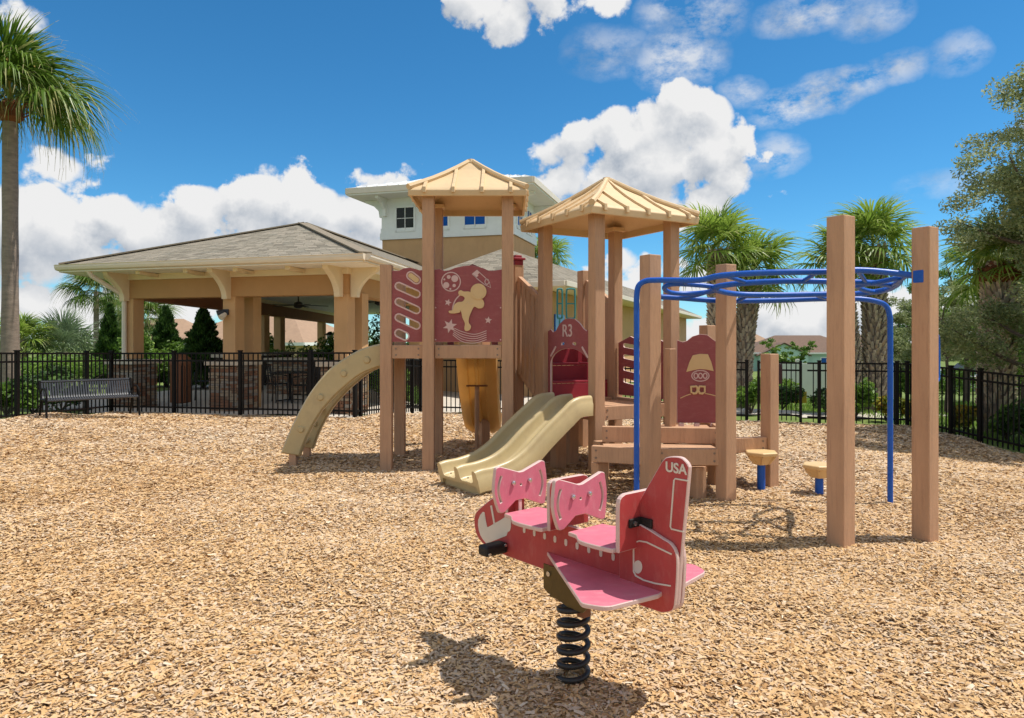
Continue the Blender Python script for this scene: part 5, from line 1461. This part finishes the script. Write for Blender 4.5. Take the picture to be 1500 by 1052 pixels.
# teal hand loops by the rear exit
for px, d, w in ((820, 10.3, .035), (836, 10.2, .06)):
    c = PX(px, 445, d); pts = [(c.x - w, c.y, c.z - .17), (c.x - w, c.y, c.z + .17), (c.x - w * .6, c.y, c.z + .21), (c.x + w * .6, c.y, c.z + .21), (c.x + w, c.y, c.z + .17), (c.x + w, c.y, c.z - .17), (c.x + w * .6, c.y, c.z - .21), (c.x - w * .6, c.y, c.z - .21)]
    hg = MB().tube(catmull(pts, 3, True), .013, 8, closed=True).obj('hand_grip', MT['teal'], PS, sm=True)
    MB().tube([(c.x - w, c.y, c.z), (c.x + w, c.y, c.z)], .011, 6).obj('grip_bar', MT['teal'], hg, sm=True)
    MB().tube([(c.x, c.y, c.z - .2), (c.x - .02, c.y + .02, D3)], .012, 6).obj('grip_stem', MT['teal'], hg, sm=True)
# slotted barrier on the far right side of tower two
BR = frame(RP_, (BP_ - RP_), (0, 0, 1)); wB = (BP_ - RP_).length
hl = [stadium((.22, z), (wB - .2, z + .07), .028) for z in (.88, 1.03, 1.18, 1.32)]
plate('slot_panel', [(.08, D2 + .03), (wB - .08, D2 + .03), (wB - .08, 1.42), (wB * .7, 1.5), (wB * .5, 1.43), (wB * .3, 1.5), (.08, 1.42)], BR, .02, HD, PS, hl)

# stepped platforms in front and right of tower two
def ztilt(x, y): return gz(x, y)
Fq, Qq, Lq = Vector((1.27, 6.52, 0)), Vector((1.955, 6.49, 0)), Vector((.76, 6.72, 0))
post(Fq.x, Fq.y, 2.23, A29 + .03, .14); post(Qq.x, Qq.y, 2.14, A29, .132)
post(2.67, 7.36, 1.31, A29, .13); post(2.20, 8.0, 1.62, A29, .13); post(1.72, 7.72, 1.36, A29, .09)
ZL, ZM = .455, .565
beam(Lq, Fq + Vector((-.06, .03, 0)), ZL - .15, ZL); beam(Fq + Vector((.06, .02, 0)), Qq + Vector((-.06, .03, 0)), ZL - .15, ZL)
beam((2.0, 7.18), (2.61, 7.33), ZL - .15, ZL); beam((2.0, 6.56), (2.10, 7.16), ZL - .15, ZL)
low = [(.78, 6.76), (1.27, 6.58), (1.95, 6.56), (2.05, 7.12), (.92, 7.26)]
for k in range(5):
    y0, y1 = 6.60 + k * .128, 6.60 + k * .128 + .118
    xa = .80 + (.0 if k < 1 else .03 * k) if k else .98; MB().box(((xa + 2.0) / 2, (y0 + y1) / 2, ZL - .075), (2.0 - xa, y1 - y0, .035)).obj('deck_board', MT['lumber'], PS, bevel=.004)
beam((.93, 7.32), (2.10, 7.17), ZM - .16, ZM); beam((2.12, 7.2), (2.22, 7.95), ZM - .16, ZM); 
for k in range(5):
    y = 7.41 + k * .10; x0, x1 = 1.0 + .13 * k, 2.10 + .02 * k
    MB().box(((x0 + x1) / 2, y, ZM - .065), (x1 - x0, .093, .035), -.1).obj('deck_board', MT['lumber'], PS, bevel=.004)
for x, y, z in ((.84, 6.80, .30), (1.55, 7.22, .40), (2.08, 7.25, .42), (1.72, 6.60, .30), (.93, 7.40, .42)): MB().box((x, y, z / 2 - .06), (.12, .12, z + .08), A29).obj('deck_leg', MT['lumber'], PS, bevel=.005)
post(.52, 8.0, .6, A29); post(.70, 8.4, .6, A29)
for k in range(2):
    p = Vector((2.62, 7.45 + .14 * k, ZL - .075)); MB().box((2.36, 7.42 + .14 * k, ZL - .075), (.62, .13, .035), .1).obj('deck_board', MT['lumber'], PS, bevel=.004)

# explorer-face panel on the middle platform
YG = 7.6; gx = lambda zx, zy: ((860 + zx * .2662 - 750) * YG / F, EYE - (460 + zy * .2662 - 500) * YG / F)
GM = lambda off: frame((0, YG - off, 0), (1, 0, 0), (0, 0, 1)); fg = lambda pts: [gx(*p) for p in pts]
GP_ = plate('face_panel', fg([(495, 598), (495, 145), (525, 155), (550, 148), (580, 124), (620, 112), (660, 116), (690, 140), (720, 160), (752, 148), (780, 150), (780, 598)]), GM(0), .02, HD, PS)
plate('hat', fg([(545, 318), (560, 270), (580, 228), (620, 220), (662, 222), (680, 262), (694, 314), (655, 305), (620, 302), (585, 308)]), GM(.013), .008, MT['cream'], GP_, bevel=.001)
plate('face_ring', fg(circle((622, 340), 50, 26, 32)), GM(.012), .005, MT['rim'], GP_, [fg(circle((622, 340), 45, 26, 27))], bevel=.0006)
for c in (597, 622, 648): plate('eye_ring', fg(circle((c, 340), 13, 14, 17)), GM(.012), .005, MT['rim'], GP_, [fg(circle((c, 340), 8, 14, 11))], bevel=.0006)
plate('goggles', fg([(565, 395), (600, 393), (608, 402), (616, 393), (648, 395), (648, 430), (632, 442), (614, 440), (607, 428), (600, 440), (582, 442), (566, 430)]), GM(.02), .02, MT['cream'], GP_, [fg([(573, 404), (598, 402), (600, 420), (592, 432), (574, 428)]), fg([(618, 402), (640, 404), (640, 428), (622, 432), (614, 420)])], bevel=.001)
plate('strap_line', fg(stroke([tuple(p[:2]) for p in catmull([(512, 463, 0), (545, 448, 0), (570, 440, 0)], 4)], 4)), GM(.012), .005, MT['cream'], GP_, bevel=.0006)
plate('strap_line', fg(stroke([tuple(p[:2]) for p in catmull([(648, 437, 0), (690, 446, 0), (740, 462, 0)], 4)], 4)), GM(.012), .005, MT['cream'], GP_, bevel=.0006)
for zx in (515, 600, 690): x, z = gx(zx, 604); MB().box((x, YG - .02, z - .008), (.05, .05, .03)).obj('panel_bracket', MT['rim'], GP_)

# blue overhead ring ladder with its two tall posts
post(2.44, 5.27, 2.365, A29 + .05, .142); post(3.165, 5.44, 2.31, A29 + .05, .136)
pp = lambda L_: [PX(*p) for p in L_]
def pipe(name, L_, r_=.021, closed=False, n=6, parent=PS): return MB().tube(catmull(pp(L_), n, closed), r_, 12, closed=closed).obj(name, MT['blue'], parent, sm=True)
RR = .0245
r1 = pipe('ring_rail', [(932.5, 745, 6.2), (932.5, 600, 6.2), (932.5, 460, 6.2), (932.5, 436, 6.2), (935, 420, 6.2), (944, 412.5, 6.19), (960, 410.5, 6.15), (1022, 410.5, 5.95), (1052, 404.5, 5.8), (1092, 401, 5.68), (1145, 399, 5.6), (1215, 398, 5.55), (1256, 396, 5.55), (1300, 399, 5.52), (1350, 405.5, 5.47)], RR)
r2 = pipe('ring_rail', [(1304, 760, 6.54), (1304, 600, 6.54), (1304, 480, 6.54), (1303, 462, 6.54), (1299, 450, 6.54), (1288, 443, 6.54), (1258, 438, 6.55), (1200, 438, 6.58), (1145, 440, 6.6), (1090, 441, 6.62), (1040, 440, 6.62), (1000, 437, 6.62), (968, 435, 6.62)], RR)
r3 = pipe('inner_ring', [(1046, 423, 6.15), (1072, 416.5, 5.98), (1145, 412, 5.85), (1215, 412.5, 5.82), (1268, 414, 5.85), (1306, 418, 6.0), (1300, 424, 6.15), (1262, 430, 6.32), (1210, 431, 6.38), (1145, 432, 6.4), (1080, 431, 6.36)], RR, True)
r4 = pipe('outer_loop', [(1048, 421, 6.15), (1012, 417, 6.12), (984, 416.5, 6.12), (973, 422, 6.22), (984, 429, 6.35), (1014, 430, 6.4), (1044, 426.5, 6.3)], .021, True)
r5 = pipe('outer_loop', [(1256, 420, 6.0), (1290, 413, 5.8), (1318, 408, 5.65), (1312, 419, 5.95), (1284, 428, 6.25)], .021, True)
for L_ in ([(1061, 404, 5.76), (1078, 409, 5.85), (1094, 414, 5.93)], [(1196, 399, 5.56), (1186, 406, 5.7), (1176, 412, 5.84)], [(1080, 441, 6.62), (1090, 436, 6.5), (1100, 431.5, 6.37)], [(1192, 431, 6.38), (1202, 435, 6.48), (1212, 438, 6.58)], [(1306, 418, 6.0), (1318, 411, 5.7), (1330, 403, 5.5)], [(1046, 424, 6.2), (1020, 433, 6.45), (990, 437, 6.62)], [(1000, 411, 6.02), (1003, 414, 6.08), (1008, 417, 6.12)], [(1256, 396, 5.55), (1262, 404, 5.7), (1268, 413.5, 5.85)]): pipe('rung', L_, .017, n=4)
c = PX(1350, 405.5, 5.44); MB().box((c.x, c.y, c.z), (.10, .085, .10), A29).obj('rail_clamp', MT['blue'], PS, bevel=.01)
c = PX(1060, 442, 6.55); MB().tube([(c.x, c.y, c.z - .03), (c.x, c.y, c.z + .02)], .05, 14).obj('rail_clamp', MT['blue'], PS, sm=True)
c = PX(1235, 396, 5.45); MB().box((c.x, c.y, c.z), (.09, .06, .09), A29).obj('rail_clamp', MT['blue'], PS, bevel=.01)
for px, d in ((932.5, 6.2), (1304, 6.54)):
    pass
hp = MB().tube(catmull([PX(1362, 486, 5.5), PX(1373, 492, 5.58), PX(1374.5, 505, 5.6), PX(1374.5, 545, 5.6), PX(1373, 558, 5.58), PX(1362, 563, 5.5)], 5), .014, 8).obj('side_handle', MT['blue'], PS, sm=True)


# ------------------------------------------------------------------ stepping pods
def pod(px, d, ztop, label, rot):
    x = PX(px, 0, d).x; z = gz(x, d); t = thing('stepping_pod', label, 'stepping pod', (x, d, z), 'cream stepping pods on blue posts')
    m_ = MB(); n = 6; h = ztop - z
    hexr = lambda r_, zz: [(x + r_ * math.cos(rot + math.pi * 2 * k / n), d + r_ * math.sin(rot + math.pi * 2 * k / n), zz) for k in range(n)]
    rows = [hexr(.06, ztop - .135), hexr(.075, ztop - .13), hexr(.13, ztop - .045), hexr(.165, ztop - .04), hexr(.17, ztop - .008), hexr(.155, ztop)]
    m_.grid(rows, closed=True).add(rows[0], [tuple(range(n - 1, -1, -1))]).add(rows[-1], [tuple(range(n))])
    tp = m_.obj('pod_top', MT['cream'], t, bevel=.006)
    for k in range(n):
        a = rot + math.pi * 2 * k / n; e = Vector((math.cos(a), math.sin(a), 0)); p, q = Vector((x, d, ztop - .12)) + e * .075, Vector((x, d, ztop - .045)) + e * .14
        MB().bar(p, q, .02, .03).obj('rib', MT['cream'], tp, bevel=.003)
    MB().tube([(x, d, z - .1), (x, d, ztop - .12)], .04, 14).obj('pod_post', MT['blue'], t, sm=True)


pod(1115, 7.15, .335, 'cream stepping pod on a blue post beside the short square post', .3)
pod(1200, 6.95, .24, 'lower cream stepping pod on a blue post, half behind the near square post', .1)

# ------------------------------------------------------------------ pink aeroplane spring rider
O3 = Vector((.263, 3.04, 0)); e1 = Vector((.649, -.761, 0)).normalized(); e2 = Vector((.761, .649, 0)).normalized(); ez = Vector((0, 0, 1))
W3 = lambda t, s, z: O3 + e1 * t + e2 * s + ez * z
SR = thing('spring_rider', 'pink and red aeroplane spring rider on a black coil spring', 'spring rider', (O3.x, O3.y, gz(O3.x, O3.y)))
RED, PNK = [MT['hdpe_red'], MT['core']], [MT['hdpe_pink'], MT['core']]
FU = lambda s: frame(O3 + e2 * s, e1, ez)
CR = lambda t: frame(O3 + e1 * t, e2, ez)
HZ = lambda z: frame(O3 + ez * z, e1, e2)
smc = lambda pts, n=3: [tuple(p[:2]) for p in catmull([(*p, 0) for p in pts], n)]
fus = smc([(-.347, .70), (-.40, .718), (-.47, .708), (-.544, .673), (-.613, .627), (-.666, .586), (-.683, .549), (-.674, .496), (-.643, .458), (-.577, .434), (-.513, .428)]) + [(-.43, .425), (-.1, .424), (.3, .425), (.46, .428)] + smc([(.503, .433), (.535, .452), (.545, .485), (.556, .62), (.571, .76), (.592, .955), (.592, .985), (.575, 1.003), (.552, 1.011), (.503, 1.005), (.482, .99), (.469, .972)]) + [(.391, .853), (.35, .785), (.35, .645), (-.347, .645)]
plate('fuselage', fus, FU(0), .021, RED, SR, bevel=.003)
# doubled tail boards either side
tailp = [(.285, .60), (.285, .47), (.32, .433), (.40, .428)] + smc([(.49, .43), (.535, .45), (.548, .49), (.556, .60), (.553, .66), (.53, .69), (.50, .70)]) + smc([(.42, .725), (.355, .738), (.31, .73), (.29, .70)])
for s in (-.021, .021): plate('tail_board', tailp, FU(s), .019, RED, SR, bevel=.003)
nf = -.0115
def decal(name, pts, parent=SR, s=nf, holes=(), m=None): return plate(name, pts, FU(s), .0024, m or MT['white_print'], parent, holes, bevel=.0004)
def fl(px, py):
    u = (px - 750) / F; off = nf; d = (off + O3.x * e2.x + O3.y * e2.y) / (u * e2.x + e2.y); X = u * d
    return ((X - O3.x) * e1.x + (d - O3.y) * e1.y, EYE - (py - 500) * d / F)
zz1 = lambda L_: [fl(690 + a * .1616, 660 + b * .1616) for a, b in L_]
mouth = zz1([(108, 556), (122, 562), (134, 640), (147, 698), (180, 682), (215, 660), (270, 630), (320, 596), (345, 604), (361, 626), (362, 690), (352, 728), (330, 742), (322, 772), (250, 800), (170, 832), (164, 866), (135, 838), (108, 805), (86, 768), (72, 722), (65, 676), (66, 630), (84, 585)])
decal('nose_mouth', mouth); decal('nose_stripe', zz1([(175, 502), (190, 498), (218, 664), (206, 672)]))
for t_ in (-.305, -.236, -.168, -.102, -.034, .033, .101, .168, .235): decal('cabin_window', stadium((t_, .566), (t_, .580), .008, 4))
zz2 = lambda L_: [fl(850 + a * .2375, 660 + b * .2375) for a, b in L_]
decal('rudder_line', zz2(stroke([(668, 188), (585, 174), (578, 184), (556, 470), (562, 484), (640, 503)], 8)))
nfd = -.0315
def decal2(name, pts): return decal(name, pts, s=nfd)
decal2('door_line', zz2(stroke([(584, 634), (430, 560), (385, 552), (356, 562), (349, 590), (350, 740), (362, 765), (410, 792), (480, 812), (578, 828)], 8)))
decal2('door_handle', zz2(circle((376, 712), 26, 18, 40)))
text('tail_lettering', 'USA', frame(W3(*[fl(850 + 590 * .2375, 660 + 112 * .2375)[0], -.0118, fl(850 + 590 * .2375, 660 + 112 * .2375)[1]]), e1, ez), .052, .0024, MT['white_print'], SR)
# cross boards: seat backs and bow-shaped handle boards
bk2 = [(-.115, .645), (.115, .645)] + smc([(.118, .80), (.112, .842), (.085, .853)]) + smc([(-.085, .853), (-.112, .842), (-.118, .80)])
plate('seat_back', bk2, CR(-.032), .02, RED, SR, bevel=.003)
bk3 = [(-.13, .645), (.13, .645)] + smc([(.13, .80), (.124, .842), (.095, .857)]) + smc([(-.095, .857), (-.124, .842), (-.13, .80)])
plate('seat_back', bk3, CR(.362), .02, RED, SR, bevel=.003)


def bow(t_, parent):
    ol_ = smc([(-.150, .848), (-.146, .864), (-.128, .869)]) + [(-.012, .832), (.012, .832)] + smc([(.128, .869), (.146, .864), (.152, .845), (.163, .77), (.153, .68), (.146, .668), (.128, .668)]) + [(.03, .708), (-.03, .708)] + smc([(-.098, .664), (-.118, .662), (-.132, .676), (-.158, .76), (-.150, .848)])
    arc = lambda sg: [(sg * (.118 + .018 * math.sin(math.pi * k / 10)), .705 + .125 * k / 10) for k in range(11)]
    hs_ = [stroke(arc(sg), .016) for sg in (-1, 1)]
    b_ = plate('handle_board', ol_, CR(t_), .02, PNK, parent, hs_ + [circle((0, .775), .008, 12)], bevel=.003)
    for s_ in (-.05, .05):
        p = W3(t_ + .011, s_, .788); MB().tube([p, p + e1 * .008, p + e1 * .012], [.012, .011, .006], 10).obj('bolt', MT['steel'], b_, sm=True)


bow(.034, SR); bow(-.35, SR)
for s_ in (-.05, .05):
    MB().tube([W3(-.02, s_, .788), W3(.024, s_, .788)], .014, 8).obj('spacer', MT['steel'], SR)
    MB().tube([W3(-.376, s_ * .5, .77), W3(-.36, s_ * .5, .77)], .014, 8).obj('spacer', MT['steel'], SR)
plate('handle_support', [(-.05, .645), (.05, .645), (.05, .80), (-.05, .80)], CR(-.384), .02, RED, SR, bevel=.003)
# seats and wings
for t0, t1 in ((-.335, -.044), (.075, .35)):
    L_ = t1 - t0
    edge_ = smc([(t0, -.10), (t0 + L_ * .18, -.108), (t0 + L_ * .38, -.15), (t0 + L_ * .6, -.158), (t1 - .02, -.150), (t1, -.144)])
    plate('seat', edge_ + [(a, -b) for a, b in edge_[::-1]], HZ(.648), .018, PNK, SR, bevel=.003)
for sg in (-1, 1):
    w_ = [(-.145, sg * .012), (.485, sg * .012), (.495, sg * .06)] + smc([(.462, sg * .275), (.45, sg * .298), (.43, sg * .312), (.385, sg * .332), (.365, sg * .330)])
    plate('wing', w_, HZ(.497), .018, PNK, SR, bevel=.003)
# corner brackets, foot pegs
for sg in (-1, 1):
    p = W3(.3785, sg * .045, .745); MB().box(p, (.012, .075, .035), axes=(e1, e2, ez)).obj('corner_bracket', MT['rubber'], SR, bevel=.004)
    p = W3(.405, sg * .0165, .745); MB().box(p, (.06, .012, .035), axes=(e1, e2, ez)).obj('corner_bracket', MT['rubber'], SR, bevel=.004)
    for a, b in ((.3845, .058),): q = W3(a, sg * b, .745); MB().tube([q, q + e1 * .006], .009, 8).obj('bolt', MT['steel'], SR)
    p = W3(-.455, sg * .075, .465); pg = MB().box(p, (.07, .13, .05), axes=(e1, e2, ez)).obj('foot_peg', MT['rubber'], SR, bevel=.012)
    for s_, z_ in ((.03, .48), (.125, .455)): q = W3(-.419, sg * s_, z_); MB().tube([q, q + e1 * .006], .007, 8).obj('bolt', MT['steel'], pg)
    br = plate('spring_bracket', [(-.135, .465), (-.135, .36), (-.11, .345), (.02, .318), (.10, .318), (.12, .34), (.12, .465)], FU(sg * .045), .008, MT['bronze'], SR, bevel=.001)
    q = W3(-.10, sg * .05, .43); MB().tube([q, q + e2 * sg * .006], .011, 10).obj('bolt', MT['steel'], br)
MB().box(W3(0, 0, .335), (.2, .085, .012), axes=(e1, e2, ez)).obj('spring_plate', MT['bronze'], SR)
hel = [W3(.0 + .062 * math.cos(a), .062 * math.sin(a), -.035 + .362 * a / (2 * math.pi * 6.2)) for a in np.linspace(0, 2 * math.pi * 6.2, 170)]
MB().tube(hel, .0125, 10).obj('coil_spring', MT['spring'], SR, sm=True)
for z_, w_ in ((.30, .03),): MB().box(W3(.062, 0, .30), (.04, .05, .04), axes=(e1, e2, ez)).obj('spring_clamp', MT['binbrown'], SR, bevel=.006)

# ------------------------------------------------------------------ labels for the setting
SET = {'lawn': ('green lawn and planting ground beyond the fence', 'lawn'), 'mulch_bed': ('wood mulch play surface inside the fence', 'ground'), 'wood_chips': ('loose tan wood chips covering the play area', 'wood chips'),
       'pavilion_paving': ('pale concrete floor under the pavilion', 'paving'), 'path': ('pale concrete path beyond the gate', 'path'), 'road': ('grey asphalt road beyond the trees', 'road')}
for k, (lb, ct) in SET.items():
    o = bpy.data.objects.get(k)
    if o: tag(o, lb, ct)
